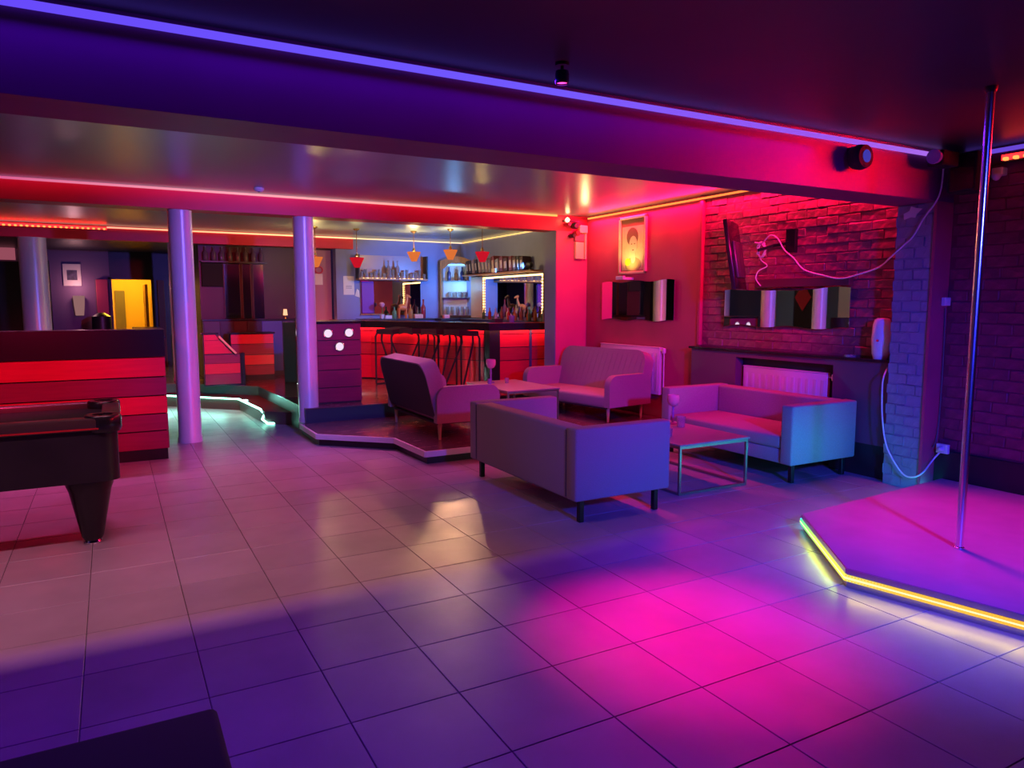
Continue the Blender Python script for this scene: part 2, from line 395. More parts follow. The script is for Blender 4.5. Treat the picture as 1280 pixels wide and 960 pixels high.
# pillar under the beam end
pl = struct(MB().box(5.935, 6.2, 3.60, 3.93, 0.0, 2.41).obj('pillar', M_mortar_grey), 'painted brick pillar under the beam end, lit blue')
bvp = brick_variants('brick', BL, BH, 0.005, M_brick_blue)
lay_bricks(pl, 5.938, 3.595, 3.935, 0.005, 2.40, bvp, BL * 0.68, BH)
MB().box(5.915, 6.14, 3.578, 3.602, 0.0, 2.41).obj('plaster_face', M_wall_red, pl)
# pink pier at the lounge corner / end of the second beam
struct(MB().box(5.62, 6.165, 8.87, 9.17, 0.0, 2.62).obj('wall_pier', M_pink_wall), 'smooth rose red pier between the bar and the portrait wall')
MB().box(5.612, 5.62, 8.88, 9.17, 0.31, 2.62).obj('wall_pier_side', M_bluegrey, bpy.data.objects['wall_pier'])
# rear walls
wb = struct(MB().box(3.63, 6.2, 13.2, 13.4, 0.0, 2.95).obj('wall_back', M_bluegrey), 'blue grey wall behind the bar')
struct(MB().box(1.36, 3.63, 13.5, 13.65, 0.0, 2.95).obj('wall_back_inner', M_maroon), 'dark maroon wall with mirrors and a bottle shelf')
struct(MB().box(-3.2, 0.02, 16.5, 16.7, 0.0, 2.95).obj('wall_far', mat('mauve_wall_paint', (0.22, 0.12, 0.24), 0.6)), 'mauve far wall with a small framed picture')
wf2 = MB().box(0.02, 0.78, 16.5, 16.7, 2.07, 2.95).box(0.78, 1.6, 16.5, 16.7, 0.0, 2.95).obj('wall_far', M_dark)
struct(wf2, 'dark far wall around the yellow lit doorway')
struct(MB().box(1.36, 1.50, 13.65, 16.5, 0.0, 2.95).obj('wall_side', M_dark), 'dark side wall of the back room')
# lit corridor behind the doorway
cor = struct(MB().box(-0.5, 1.4, 18.6, 18.7, 0.2, 2.7).box(-0.6, -0.5, 16.7, 18.7, 0.2, 2.7).box(1.4, 1.5, 16.7, 18.7, 0.2, 2.7).box(-0.6, 1.5, 16.7, 18.7, 2.5, 2.7).box(-0.6, 1.5, 16.7, 18.7, 0.2, 0.3).obj('wall_corridor', mat('ochre_paint', (0.75, 0.50, 0.12), 0.6)), 'ochre corridor beyond the doorway')
d1 = struct(MB().box(0.10, 0.30, 18.55, 18.6, 0.3, 1.88, 0.01).obj('door_1', mat('grey_door', (0.16, 0.14, 0.16), 0.5)), 'grey door at the end of the yellow corridor')
d2 = struct(MB().box(0.66, 0.72, 17.3, 18.2, 0.3, 2.0, 0.01).obj('door_2', mat('brown_door', (0.22, 0.10, 0.04), 0.5)), 'brown door leaf standing open in the yellow corridor')
tr = MB().box(0.0, 0.05, 16.44, 16.5, 0.3, 2.10).box(0.75, 0.80, 16.44, 16.5, 0.3, 2.10).box(0.0, 0.80, 16.44, 16.5, 2.07, 2.12).obj('trim_1', M_dark)
struct(tr, 'black frame around the yellow doorway')
lampc = thing('corridor_lamp', 'yellow ceiling lamp lighting the corridor beyond the doorway', 'lamp', (0.35, 17.4, 2.5))
MB().lathe([(0.14, 0.0), (0.16, -0.02), (0.14, -0.05), (0.06, -0.07)], seg=20).obj('diffuser', E_door, lampc, True)
MB().lathe([(0.17, 0.0), (0.17, -0.012)], seg=20).obj('base_ring', M_white, lampc)
point('corridor_light', (0.35, 17.4, 2.36), (1.0, 0.62, 0.05), 90, 0.1)
# door + reveal right of column (pink lit)
dr = struct(MB().box(3.22, 3.60, 13.42, 13.48, 0.3, 2.56, 0.006).obj('door_3', mat('rose_door', (0.42, 0.16, 0.24), 0.5)), 'rose coloured door beside the bar with notices on it')
# raised floors
struct(MB().prism([(2.68, 6.60), (6.165, 6.60), (6.165, 8.90), (1.98, 8.90), (1.98, 8.08), (2.66, 7.43)], 0.0, 0.085).obj('platform', M_dark), 'black base of the low lounge platform')
pt = struct(MB().prism([(2.655, 6.575), (6.165, 6.575), (6.165, 8.90), (1.955, 8.90), (1.955, 8.065), (2.635, 7.415)], 0.085, 0.13).obj('platform_deck', M_laminate), 'low lounge platform deck of dark glossy laminate')
for k, (a, b_) in enumerate([((6.165, 6.57), (2.65, 6.57)), ((2.65, 6.57), (2.63, 7.41)), ((2.63, 7.41), (1.95, 8.06)), ((1.95, 8.06), (1.95, 8.86))]):
    MB().bar((*a, 0.104), (*b_, 0.104), 0.022, 0.058).obj('edge_trim', M_white, pt)
up_poly = [(2.02, 8.87), (6.165, 8.87), (6.165, 13.3), (1.9, 13.3), (1.5, 16.9), (-3.2, 16.9), (-3.2, 13.5), (0.9, 12.75), (1.95, 11.7), (2.0, 10.2)]
struct(MB().prism(up_poly, 0.0, 0.30).obj('platform', mat('dark_step_riser', (0.03, 0.035, 0.06), 0.4)), 'dark risers of the raised bar floor')
struct(MB().prism([(x, y - (0.015 if y < 9 else 0)) for x, y in up_poly], 0.30, 0.312).obj('platform_deck', M_laminate), 'raised bar floor of dark glossy laminate')
st = struct(MB().prism([(-3.2, 13.2), (-3.2, 12.5), (0.60, 12.45), (1.62, 11.36), (1.72, 9.9), (2.04, 9.6), (2.04, 13.2)], 0.0, 0.165).obj('step', mat('brown_step', (0.10, 0.055, 0.05), 0.35)), 'lower step edged with a teal light strip')
sp = [(-0.6, 12.44, 0.172), (0.58, 12.42, 0.172), (1.605, 11.345, 0.172), (1.70, 10.10, 0.172)]
ls = MB()
for a, b_ in zip(sp, sp[1:]): ls.bar(a, b_, 0.022, 0.018)
tag(ls.obj('led_strip', E_teal), 'glowing teal light strip along the edge of the lower step', 'light strip')
tag(MB().tube([(1.70, 10.10, 0.17), (1.73, 9.98, 0.12), (1.69, 9.93, 0.06), (1.74, 9.84, 0.012), (1.86, 9.80, 0.012)], 0.012, 6).obj('led_tail', E_teal), 'loose end of the teal light strip hanging to the floor', 'light strip')

# ================================================================== COLUMNS
def column(x, y, r, z0, z1, label):
    c = MB().lathe([(r * 1.06, 0), (r * 1.06, 0.05), (r, 0.07), (r, z1 - z0 - 0.02), (r * 1.03, z1 - z0)], seg=32).obj('column', M_colpaint, None, True, (x, y, z0))
    return struct(c, label)
column(0.735, 9.03, 0.125, 0.0, 2.62, 'round silver column beside the red counter')
column(2.095, 9.02, 0.120, 0.13, 2.62, 'round silver column in front of the dotted partition')
column(-0.98, 13.2, 0.185, 0.30, 2.575, 'thick round column behind the long red counter')
column(1.02, 13.2, 0.15, 0.30, 2.575, 'round grey column standing under the rear header beam')

# ================================================================== LIGHT STRIPS
tag(MB().box(-3.1, 5.88, 3.556, 3.578, 2.745, 2.775).obj('led_strip', E_purple), 'violet light strip running along the top of the deep beam', 'light strip')
tag(MB().box(6.115, 6.137, -1.9, 3.50, 2.755, 2.785).obj('led_strip', E_purple2), 'violet light strip at the top of the brick wall by the stage', 'light strip')
tag(MB().box(-3.1, 5.62, 8.846, 8.868, 2.815, 2.837).obj('led_strip', E_beam2), 'rose to amber light strip on top of the red beam', 'light strip')
tag(MB().box(6.105, 6.127, 4.0, 8.80, 2.795, 2.815).obj('led_strip', E_redwall), 'orange red light strip above the portrait and brick wall', 'light strip')
tag(MB().box(-3.1, 6.10, 13.07, 13.095, 2.755, 2.777).obj('led_strip', E_back), 'cream light strip across the back wall of the bar', 'light strip')
tag(MB().box(6.09, 6.115, 9.20, 13.05, 2.755, 2.777).obj('led_strip', E_backside), 'amber light strip above the books and bar mirror', 'light strip')
tag(MB().box(-3.1, 1.9, 3.952, 3.975, 2.79, 2.81).obj('led_strip', E_warmstrip), 'warm light strip on the rear face of the deep beam', 'light strip')

def red_batten(label, a, b, face):
    t = thing('red_light_batten', label, 'light bar', a)
    A, Bv = Vector(a), Vector(b); d = Bv - A; f = Vector(face)
    MB().bar((0, 0, 0), d, 0.05, 0.06).obj('housing', M_blacksteel, t)
    MB().bar(f * 0.035, d + f * 0.035, 0.012, 0.04).obj('tube', E_redbar, t)
    n = int(d.length / 0.07)
    bulb = MB().box(-.018, .018, -.018, .018, -.012, .012, 0.006, 1).mesh('bulb', E_redbulb)
    for k in range(n):
        link('bulb', bulb, t, d * ((k + .5) / n) + f * 0.048 + Vector((0, 0, -0.014)))
    return t
red_batten('red light batten fixed to the rear header beam', (-2.6, 12.98, 2.74), (0.02, 12.98, 2.74), (0, -1, 0))
red_batten('red light batten on the brick wall behind the dance pole', (6.06, 0.6, 2.69), (6.06, 3.17, 2.69), (-1, 0, 0))

# ================================================================== BOXY SOFAS
def boxy_sofa(label, loc, rz, W=1.74, D=0.87, group=None):
    t = thing('sofa', label, 'sofa', loc, rz)
    a = 0.13
    MB().box(0.015, D - 0.02, a, W - a, 0.17, 0.30, 0.012).obj('base', M_fabric, t, True)
    MB().box(0.0, 0.17, a + .003, W - a - .003, 0.17, 0.695, 0.022, 3).obj('backrest', M_fabric, t, True)
    MB().box(0.17, D - 0.01, a + .004, W - a - .004, 0.30, 0.42, 0.03, 3).obj('seat_cushion', M_fabric, t, True)
    for y0 in (0.0, W - a):
        MB().box(0.0, D, y0, y0 + a, 0.17, 0.70, 0.018, 3).obj('armrest', M_fabric, t, True)
    for y in (a + .0015, W - a - .0015):
        MB().box(-0.001, 0.003, y - .003, y + .003, 0.19, 0.68).obj('seam', M_stitch, t)
    for x in (0.09, D - 0.09):
        for y in (0.07, W - 0.07):
            MB().box(x - .02, x + .02, y - .02, y + .02, 0, .172, .003, 1).obj('leg', M_blacksteel, t)
    return t
boxy_sofa('boxy grey fabric sofa with its back to the open dance floor', (2.83, 4.19, 0), 0)
boxy_sofa('boxy grey fabric sofa backed against the ledge with the radiator', (5.985, 5.97, 0), math.pi, 1.72, 0.86)

# ================================================================== ROUNDED SOFAS ON THE PLATFORM
def round_sofa(label, loc, rz, W=1.55, quilt=False):
    t = thing('sofa', label, 'sofa', loc, rz)
    D = 0.76; h = W / 2
    # seat
    MB().box(-0.30, D / 2, -h + .06, h - .06, 0.18, 0.33, 0.035, 3).obj('seat', M_fabric2, t, True)
    # backrest: rounded slab leaning back
    outline = []
    hh = 0.60
    for y, z in [(-h + .05, 0.0)] + arc(-h + .05 + .16, hh - .16, .16, 180, 90, 5) + arc(h - .05 - .16, hh - .16, .16, 90, 0, 5) + [(h - .05, 0.0)]:
        outline.append((0.0, y, z))
    b = MB().plate(outline, (0.17, 0, 0))
    es = [e for e in b.bm.edges if len(e.link_faces) == 2 and e.calc_face_angle(0) > 1.0]
    bmesh.ops.bevel(b.bm, geom=es, offset=0.035, segments=3, affect='EDGES', profile=0.5)
    br = b.obj('backrest', M_fabric2, t, True, (-0.36, 0, 0.24), (0, math.radians(-14), 0))
    bl = [(-0.004, y * 0.97, z * 0.97 + 0.005) for (_, y, z) in outline]
    MB().plate(bl, (0.006, 0, 0)).obj('rear_lining', mat('black_lining', (0.035, 0.03, 0.035), .8), br)
    MB().box(-0.33, D / 2 - .03, -h + .09, h - .09, 0.165, 0.185).obj('underside', mat('black_lining', (0.035, 0.03, 0.035), .8), t)
    if quilt:
        n = 16
        for k in range(n):
            y = -h + .16 + (2 * h - .32) * k / (n - 1)
            MB().bar((0.171, y, 0.10), (0.171, y + 0.07, hh - .06), 0.004, 0.004).obj('stitch_line', M_fabric2, br)
    # arms : thin rounded panels
    for sy in (-1, 1):
        y0 = sy * h
        pts = [(-0.37, y0, 0.19), (-0.37, y0, 0.46)] + [(x, y0, z) for x, z in arc(-0.37 + .13, 0.58 - .13, .13, 180, 90, 4)] + [(x, y0, z) for x, z in arc(D / 2 - .13, 0.58 - .13, .13, 90, 0, 4)] + [(D / 2, y0, 0.19)]
        a = MB().plate(pts, (0, -sy * 0.09, 0))
        es = [e for e in a.bm.edges if len(e.link_faces) == 2 and e.calc_face_angle(0) > 1.0]
        bmesh.ops.bevel(a.bm, geom=es, offset=0.014, segments=2, affect='EDGES', profile=0.5)
        a.obj('armrest', M_fabric2, t, True)
    for x in (-0.30, D / 2 - .08):
        for y in (-h + .10, h - .10):
            MB().lathe([(0.014, 0.0), (0.026, 0.19)], (x, y, 0), 12).obj('leg', M_wood, t, True)
    return t
round_sofa('rounded taupe sofa with wooden legs, seen from behind on the platform', (3.33, 7.77, 0.13), 0.0)
round_sofa('rounded taupe sofa with quilted back in front of the wall radiator', (5.48, 7.93, 0.13), math.radians(189.5), 1.66, True)

# ================================================================== COFFEE TABLES
def coffee_table(label, loc, L, D, H):
    t = thing('coffee_table', label, 'table', loc)
    w = 0.022
    MB().box(-0.01, D + 0.01, -0.01, L + 0.01, H - 0.018, H, 0.004).obj('table_top', M_tabletop, t)
    for x in (w / 2, D - w / 2):
        for y in (w / 2, L - w / 2):
            MB().box(x - w / 2, x + w / 2, y - w / 2, y + w / 2, 0, H - 0.018, 0.002, 1).obj('leg', M_steel, t)
    for y in (w / 2, L - w / 2):
        MB().box(w, D - w, y - w / 2, y + w / 2, 0.0, w).obj('floor_rail', M_steel, t)
        MB().box(w, D - w, y - w / 2, y + w / 2, H - .018 - w, H - .018).obj('apron_rail', M_steel, t)
    for x in (w / 2, D - w / 2):
        MB().box(x - w / 2, x + w / 2, w, L - w, 0.0, w).obj('floor_rail', M_steel, t)
        MB().box(x - w / 2, x + w / 2, w, L - w, H - .018 - w, H - .018).obj('apron_rail', M_steel, t)
    return t
coffee_table('low coffee table with steel frame between the two boxy sofas', (4.04, 4.46, 0), 1.12, 0.78, 0.43)
coffee_table('low coffee table on the platform between the two rounded sofas', (4.06, 7.46, 0.13), 1.12, 0.72, 0.43)

def goblet(label, loc, s=1.0):
    t = thing('goblet', label, 'glass', loc)
    t.scale = (s, s, s)
    MB().lathe([(0.040, 0), (0.038, 0.006), (0.010, 0.014), (0.009, 0.09), (0.013, 0.10), (0.009, 0.11), (0.010, 0.145), (0.02, 0.15)], seg=20).obj('stem', M_violetglass, t, True)
    MB().lathe([(0.012, 0.148), (0.036, 0.160), (0.050, 0.190), (0.052, 0.225), (0.048, 0.245), (0.044, 0.245), (0.046, 0.222), (0.034, 0.175), (0.008, 0.160)], seg=20).obj('bowl', M_pink, t, True)
    return t
def tumbler(label, loc, group=None, m=None, s=1.0):
    o = MB().lathe([(0.030, 0), (0.038, 0.085), (0.0355, 0.085), (0.028, 0.008), (0.002, 0.008)], seg=18).obj('tumbler', m or M_glass, None, True, loc)
    o.scale = (s, s, s)
    return tag(o, label, 'glass', group)
goblet('pink bowled goblet on the coffee table beside the boxy sofas', (4.70, 5.30, 0.43), 1.15)
tumbler('clear tumbler behind the goblet on the steel framed coffee table', (4.64, 5.12, 0.43), s=1.2)
tumbler('small clear tumbler by the boxy sofa arm on the coffee table', (4.22, 4.80, 0.43), s=0.8)
goblet('pink bowled goblet on the coffee table of the platform', (4.30, 8.36, 0.56), 1.25)
tumbler('clear tumbler on the coffee table of the platform', (4.46, 8.22, 0.56), s=0.8)
tumbler('violet tumbler beside the goblet on the platform table', (4.20, 8.20, 0.56), m=M_violetglass, s=0.8)

# ================================================================== STAGE AND POLE
stg = thing('dance_stage', 'low pink lit dance stage with rainbow light strip around its edge', 'stage', (0, 0, 0))
A, Bp, Cp = (4.19, 3.36), (3.53, 2.52), (3.83, 1.30)
poly = [A, Bp, Cp, (4.65, 0.62), (6.09, 0.62), (6.09, 3.50)]
cx, cy = 4.9, 2.2
ins = lambda p, d: (p[0] + (cx - p[0]) * d, p[1] + (cy - p[1]) * d)
MB().prism([ins(p, 0.03) if p[0] < 6 else p for p in poly], 0.0, 0.10).obj('body', M_dark, stg)
MB().prism(poly, 0.098, 0.112).obj('deck', M_stage, stg)
for a, b_ in [(A, Bp), (Bp, Cp), (Cp, poly[3]), (poly[5], A)]:
    MB().bar((*a, 0.095), (*b_, 0.095), 0.014, 0.030).obj('top_trim', M_alu, stg)
    MB().bar((*ins(a, .01), 0.018), (*ins(b_, .01), 0.018), 0.014, 0.034).obj('bottom_trim', M_alu, stg)
for (a, b_, m) in [(A, Bp, E_stageAB), (Bp, Cp, E_stageBC), (Cp, poly[3], E_stageBC), ((6.0, 3.505), A, E_stageback)]:
    MB().bar((*ins(a, -.004), 0.058), (*ins(b_, -.004), 0.058), 0.016, 0.034).obj('led_strip', m, stg)
for (a, b_, c) in [(A, Bp, (0.9, 1.0, 0.45)), (Bp, Cp, (1.0, 0.85, 0.40)), (Cp, poly[3], (1.0, 0.85, 0.40))]:
    MB().bar((*ins(a, -.009), 0.060), (*ins(b_, -.009), 0.060), 0.006, 0.008).obj('led_core', emis('led_core', c, 1.5), stg)
bead = MB().box(-.004, .004, -.004, .004, -.003, .003).mesh('led_bead', emis('led_bead', (1.0, 0.45, 0.04), 1.3))
for row in (0.047, 0.073):
    for k in range(75):
        f_ = (k + .5) / 75; p = ins((Bp[0] + (Cp[0] - Bp[0]) * f_, Bp[1] + (Cp[1] - Bp[1]) * f_), -.0085)
        link('led_bead', bead, stg, (p[0], p[1], row))
pole = thing('dance_pole', 'shiny chrome dance pole from stage to ceiling', 'pole', (4.42, 2.41, 0.112))
MB().lathe([(0.0225, 0.0), (0.0225, 2.66)], seg=28).obj('tube', M_pole, pole, True)
MB().lathe([(0.029, 0.0), (0.029, 0.008), (0.024, 0.012)], seg=28).obj('base_collar', M_chrome, pole, True)
MB().lathe([(0.024, 2.655), (0.034, 2.67), (0.034, 2.688)], seg=28).obj('ceiling_flange', M_dark, pole, True)

# ================================================================== POOL TABLE
pt_ = thing('pool_table', 'black pool table with rounded corners beside the red counter', 'pool table', (0, 0, 0))
x0, x1, y0, y1 = -1.95, 0.02, 5.27, 6.26
def rrect(x0, x1, y0, y1, r, n=5):
    return arc(x1 - r, y1 - r, r, 0, 90, n) + arc(x0 + r, y1 - r, r, 90, 180, n) + arc(x0 + r, y0 + r, r, 180, 270, n) + arc(x1 - r, y0 + r, r, 270, 360, n)
MB().prism(rrect(x0 + .02, x1 - .02, y0 + .02, y1 - .02, .09), 0.44, 0.78).obj('body', M_dark, pt_, True)
MB().box(x0 + .1, x1 - .1, y0 + .1, y1 - .1, 0.78, 0.815).obj('playing_surface', M_felt, pt_)
for bx in [(x0 + .10, x1 - .10, y0, y0 + .11), (x0 + .10, x1 - .10, y1 - .11, y1), (x0, x0 + .11, y0 + .10, y1 - .10), (x1 - .11, x1, y0 + .10, y1 - .10)]:
    MB().box(*bx, 0.775, 0.855, 0.012, 2).obj('rail', mat('dark_rail', (0.06, 0.035, 0.04), 0.28), pt_, True)
for cxx, cyy in [(x0 + .10, y0 + .10), (x0 + .10, y1 - .10), (x1 - .10, y0 + .10), (x1 - .10, y1 - .10)]:
    cc = MB().lathe([(0.10, 0.76), (0.108, 0.78), (0.108, 0.855), (0.10, 0.868), (0.062, 0.868), (0.055, 0.80)], (cxx, cyy, 0), 20).obj('corner_cap', M_darksat, pt_, True)
MB().box(x0 + .1, x1 - .1, y0 - .004, y0, 0.785, 0.795).obj('edge_strip', mat('red_strip', (0.5, 0.02, 0.03), 0.3), pt_)
for cxx in (x0 + .22, x1 - .20):
    for cyy in (y0 + .18, y1 - .18):
        lg = MB().lathe([(0.055, 0.03), (0.065, 0.05), (0.125, 0.36), (0.14, 0.40), (0.14, 0.44)], (cxx, cyy, 0), 18).obj('leg', M_darksat, pt_, True)
        MB().lathe([(0.05, 0.0), (0.055, 0.012), (0.045, 0.032)], (cxx, cyy, 0), 18).obj('foot', M_chrome, lg, True)

# ================================================================== COUNTERS WITH RED BOARDS
def boards(parent, a, b_, zs, face, mats, th=0.02, gap=0.012):
    """horizontal boards between ground points a and b_, proud by th along face"""
    a, b_, f = Vector((*a, 0)), Vector((*b_, 0)), Vector((*face, 0))
    d = (b_ - a).normalized()
    for k, (z0, z1) in enumerate(zip(zs, zs[1:])):
        p, q = a + d * .004 + f * th / 2, b_ - d * .004 + f * th / 2
        z = (z0 + z1) / 2
        MB().bar((p.x, p.y, z), (q.x, q.y, z), th, abs(z1 - z0) - gap).obj('board', mats[k % len(mats)], parent)
RD = [M_redboard, M_darkboard]
# long counter on the left
cl = thing('red_counter', 'long counter of red and dark red boards behind the pool table', 'counter', (0, 0, 0))
MB().box(-2.9, 0.44, 8.14, 8.32, 0.0, 1.05).obj('carcass', M_dark, cl)
MB().box(-2.9, 0.42, 8.16, 8.9, 0.11, 1.05).obj('cabinet', M_dark, cl)
boards(cl, (-2.9, 8.12), (0.46, 8.12), [1.055, .85, .66, .475, .30, .11], (0, -1), [M_redboard, M_darkboard, M_redboard, M_darkboard, M_darkboard])
boards(cl, (0.44, 8.13), (0.44, 8.90), [1.055, .85, .66, .475, .30, .11], (1, 0), [M_redboard, M_darkboard, M_redboard, M_darkboard, M_darkboard])
MB().box(-2.9, 0.46, 8.06, 8.30, 1.055, 1.33, 0.006).obj('fascia', M_darksat, cl)
MB().box(-2.9, 0.46, 8.30, 9.0, 1.055, 1.10, 0.006).obj('worktop', M_dark, cl)
MB().box(0.20, 0.46, 8.30, 9.0, 1.10, 1.33, 0.006).obj('end_fascia', M_darksat, cl)
MB().box(-2.9, 0.445, 8.115, 8.16, 0.0, 0.11).obj('plinth', M_darksat, cl)
MB().box(0.462, 0.475, 8.20, 8.60, 1.225, 1.255, 0.004).obj('trim_bar', M_chrome, cl)

# dotted partition (dice like)
dp = thing('dotted_partition', 'tall partition of dark red boards with round white lamps beside the column', 'partition', (0, 0, 0))
X0, X1, Y0, Y1 = 2.16, 2.83, 9.18, 9.92
MB().box(X0 + .02, X1 - .01, Y0 + .02, Y1, 0.312, 1.34).obj('carcass', M_dark, dp)
zs = [1.335, 1.12, .925, .74, .515, .325]
boards(dp, (X0, Y0 + .02), (X1, Y0 + .02), zs, (0, -1), [M_darkboard])
boards(dp, (X0 + .02, Y0 + .03), (X0 + .02, Y1), zs, (-1, 0), [M_darkboard])
MB().box(X0 - .015, X1 + .01, Y0 - .015, Y1 + .01, 1.338, 1.362, 0.004).obj('cap', M_darksat, dp)
MB().plate([(X0, Y1 + .002, .315), (X0 - .13, Y1 + .16, .315), (X0 - .13, Y1 + .16, 1.335), (X0, Y1 + .002, 1.335)], (0.014, 0.012, 0)).obj('mirror_strip', M_chrome, dp)
def porthole(c, n):
    c = Vector(c); q = Vector(n).to_track_quat('Z', 'Y').to_euler()
    r = MB().lathe([(0.060, 0.0), (0.060, 0.010), (0.067, 0.014), (0.074, 0.010), (0.074, 0.0)], seg=24).obj('porthole_lamp', M_chrome, dp, True, c, q); r.scale = (.85, .85, 1)
    MB().lathe([(0.060, 0.002), (0.058, 0.006), (0.03, 0.010)], seg=24).obj('lens', E_dot, r, True)
for x, z in [(2.40, 1.21), (2.67, 1.215), (2.545, 1.04)]: porthole((x, Y0 - .001, z), (0, -1, 0))
for y, z in [(9.60, 1.20), (9.60, 1.02), (9.80, 1.20)]: porthole((X0 - .001, y, z), (-1, 0, 0))

# bar counter : polygonal, boards, dark top
bar = thing('bar_counter', 'cocktail bar counter with red boards, black corner post and dark top', 'bar counter', (0, 0, 0))
bp = [(6.10, 9.60), (4.92, 9.60), (3.86, 11.95), (3.66, 12.15), (3.62, 13.15)]
inn = [(6.10, 9.95), (5.14, 9.95), (4.12, 12.05), (3.98, 12.2), (3.96, 13.15)]
MB().prism([(x + (0.03 if i else 0), min(y + 0.03, 13.15)) for i, (x, y) in enumerate(bp)] + inn[::-1], 0.312, 1.20).obj('carcass', M_dark, bar)
def out_n(a, b_):
    d = Vector((b_[0] - a[0], b_[1] - a[1])).normalized(); return (-d.y, d.x) if (-d.y) * 1 + d.x * 0 < 0.5 and True else (d.y, -d.x)
MID = mat('mid_red_board', (0.42, 0.012, 0.05), 0.35, var=0.1, scale=3, stretch=(1, 1, 12))
zb = [1.205, 1.13, .93, .73, .33]
boards(bar, (5.08, 9.62), (6.10, 9.62), zb, (0, -1), [MID, M_redboard, MID, M_redboard])
def edge_boards(a, b_, t0, t1, zs, ms):
    a, b_ = Vector(a), Vector(b_); d = (b_ - a); n = Vector((-d.y, d.x)).normalized()
    if n.x > 0: n = -n
    p, q = a + d * t0 + n * -0.01, a + d * t1 + n * -0.01
    boards(bar, tuple(p), tuple(q), zs, tuple(n), ms)
edge_boards(bp[1], bp[2], 0.04, 0.5, zb, [M_redboard, M_redboard, MID, M_redboard])
edge_boards(bp[1], bp[2], 0.5, 1.0, zb, [M_redboard, M_redboard, MID, M_redboard])
edge_boards(bp[2], bp[3], 0.0, 1.0, zb, [M_redboard, M_redboard, MID, M_redboard])
edge_boards(bp[3], bp[4], 0.0, 1.0, zb, [M_redboard, M_redboard, MID, M_redboard])
MB().prism([(4.905, 9.575), (5.08, 9.575), (5.08, 9.64), (4.95, 9.70), (4.86, 9.66)], 0.312, 1.20).obj('corner_post', M_darksat, bar)
MB().box(5.60, 5.64, 9.585, 9.62, 0.312, 1.20).obj('end_post', M_navy, bar)
top = [(6.10, 9.47), (4.84, 9.47), (3.74, 11.88), (3.50, 12.10), (3.48, 13.15)]
MB().prism([*top, *[(min(x + .05, 6.10), y) for x, y in inn[::-1]]], 1.235, 1.30).obj('counter_top', M_darksat, bar)
MB().prism([(x + (0.10 if i else 0), min(y + .12, 13.15)) for i, (x, y) in enumerate(top)] + [(min(x + .03, 6.10), y) for x, y in inn[::-1]], 1.198, 1.235).obj('under_top', M_dark, bar)
eb = MB()
for a, b_ in zip(top, top[1:]): eb.bar((*a, 1.302), (*b_, 1.302), 0.025, 0.012)
eb.obj('edge_strip', M_gold, bar)
ub = MB()
for a, b_ in zip(top[:4], top[1:]): ub.bar((min(a[0] + .06, 6.09), a[1] + .055, 1.215), (b_[0] + .06, b_[1] + .055, 1.215), 0.02, 0.012)
ap = MB()
for a, b_ in zip(top, top[1:]): ap.bar((min(a[0] + .012, 6.10), a[1] + .012, 1.215), (b_[0] + .012, b_[1] + .012, 1.215), 0.02, 0.05)
ap.obj('top_apron', M_darksat, bar)
ub.obj('under_top_light', emis('under_counter_led', (1.0, 0.24, 0.12), 45.0), bar)
MB().prism([(x + (0.06 if i else 0), min(y + 0.05, 13.15)) for i, (x, y) in enumerate(bp)] + inn[::-1], 0.305, 0.33).obj('plinth', M_darksat, bar)

pk = thing('floor_fill_puck', 'small added white light puck hidden behind the dotted partition', 'lamp', (2.90, 10.02, .312))  # added puck, unseen, that brightens the floor beside the partition
MB().lathe([(.05, 0), (.05, .03), (.035, .04)], seg=16).obj('housing', M_dark, pk); MB().lathe([(.034, .04), (.02, .045)], seg=16).obj('lens', emis('floor_fill_lens', (.75, 1, .95), 6.0), pk)

# low stepped wall with sloping brass cap, red boards (back left)
lw = thing('stair_wall', 'red boarded half wall with a sloping brass cap by the teal lit step', 'half wall', (0, 0, 0))
ya = 12.0
prof = [(1.22, ya, .33), (1.75, ya, .33), (1.75, ya, .80), (1.66, ya, .80), (1.46, ya, 1.06), (1.38, ya, 1.12), (1.22, ya, 1.12)]
MB().plate(prof, (0, 0.12, 0)).obj('core', M_dark, lw)
for k, (z0, z1) in enumerate([(.34, .50), (.505, .66), (.665, .81)]):
    MB().box(1.23, 1.74, ya - .018, ya, z0, z1 - (0.012 if k == 2 else 0)).obj('board', RD[k % 2 ^ 1], lw)
MB().plate([(1.23, ya - .018, .815), (1.635, ya - .018, .815), (1.47, ya - .018, 1.02), (1.23, ya - .018, 1.02)], (0, 0.018, 0)).obj('board', M_redboard, lw)
MB().plate([(1.23, ya - .018, 1.025), (1.46, ya - .018, 1.025), (1.39, ya - .018, 1.11), (1.23, ya - .018, 1.11)], (0, 0.018, 0)).obj('board', M_redboard, lw)
MB().bar((1.44, ya + .02, 1.085), (1.68, ya + .02, .815), 0.21, 0.03).obj('brass_cap', M_frame, lw)
MB().box(1.20, 1.44, ya - .03, ya + .13, 1.115, 1.14, 0.004).obj('top_cap', M_darksat, lw)
MB().box(1.75, 1.81, ya - .04, ya + .12, .312, .82, 0.004).obj('post', M_darksat, lw)
MB().box(1.22, 1.81, ya - .02, ya + .12, .312, .335).obj('plinth', M_darksat, lw)
rc = thing('red_counter', 'short red boarded counter behind the half wall with the brass cap', 'counter', (0, 0, 0))
MB().box(1.72, 2.38, 12.63, 13.0, 0.312, 1.08).obj('carcass', M_dark, rc)
boards(rc, (1.70, 12.63), (2.38, 12.63), [1.09, .92, .74, .57, .40], (0, -1), RD)
MB().box(1.70, 2.40, 12.58, 13.02, 1.09, 1.115, 0.004).obj('top', M_darksat, rc)
bn = thing('back_partition', 'dark partition with blue panels below the maroon wall mirrors', 'partition', (0, 0, 0))
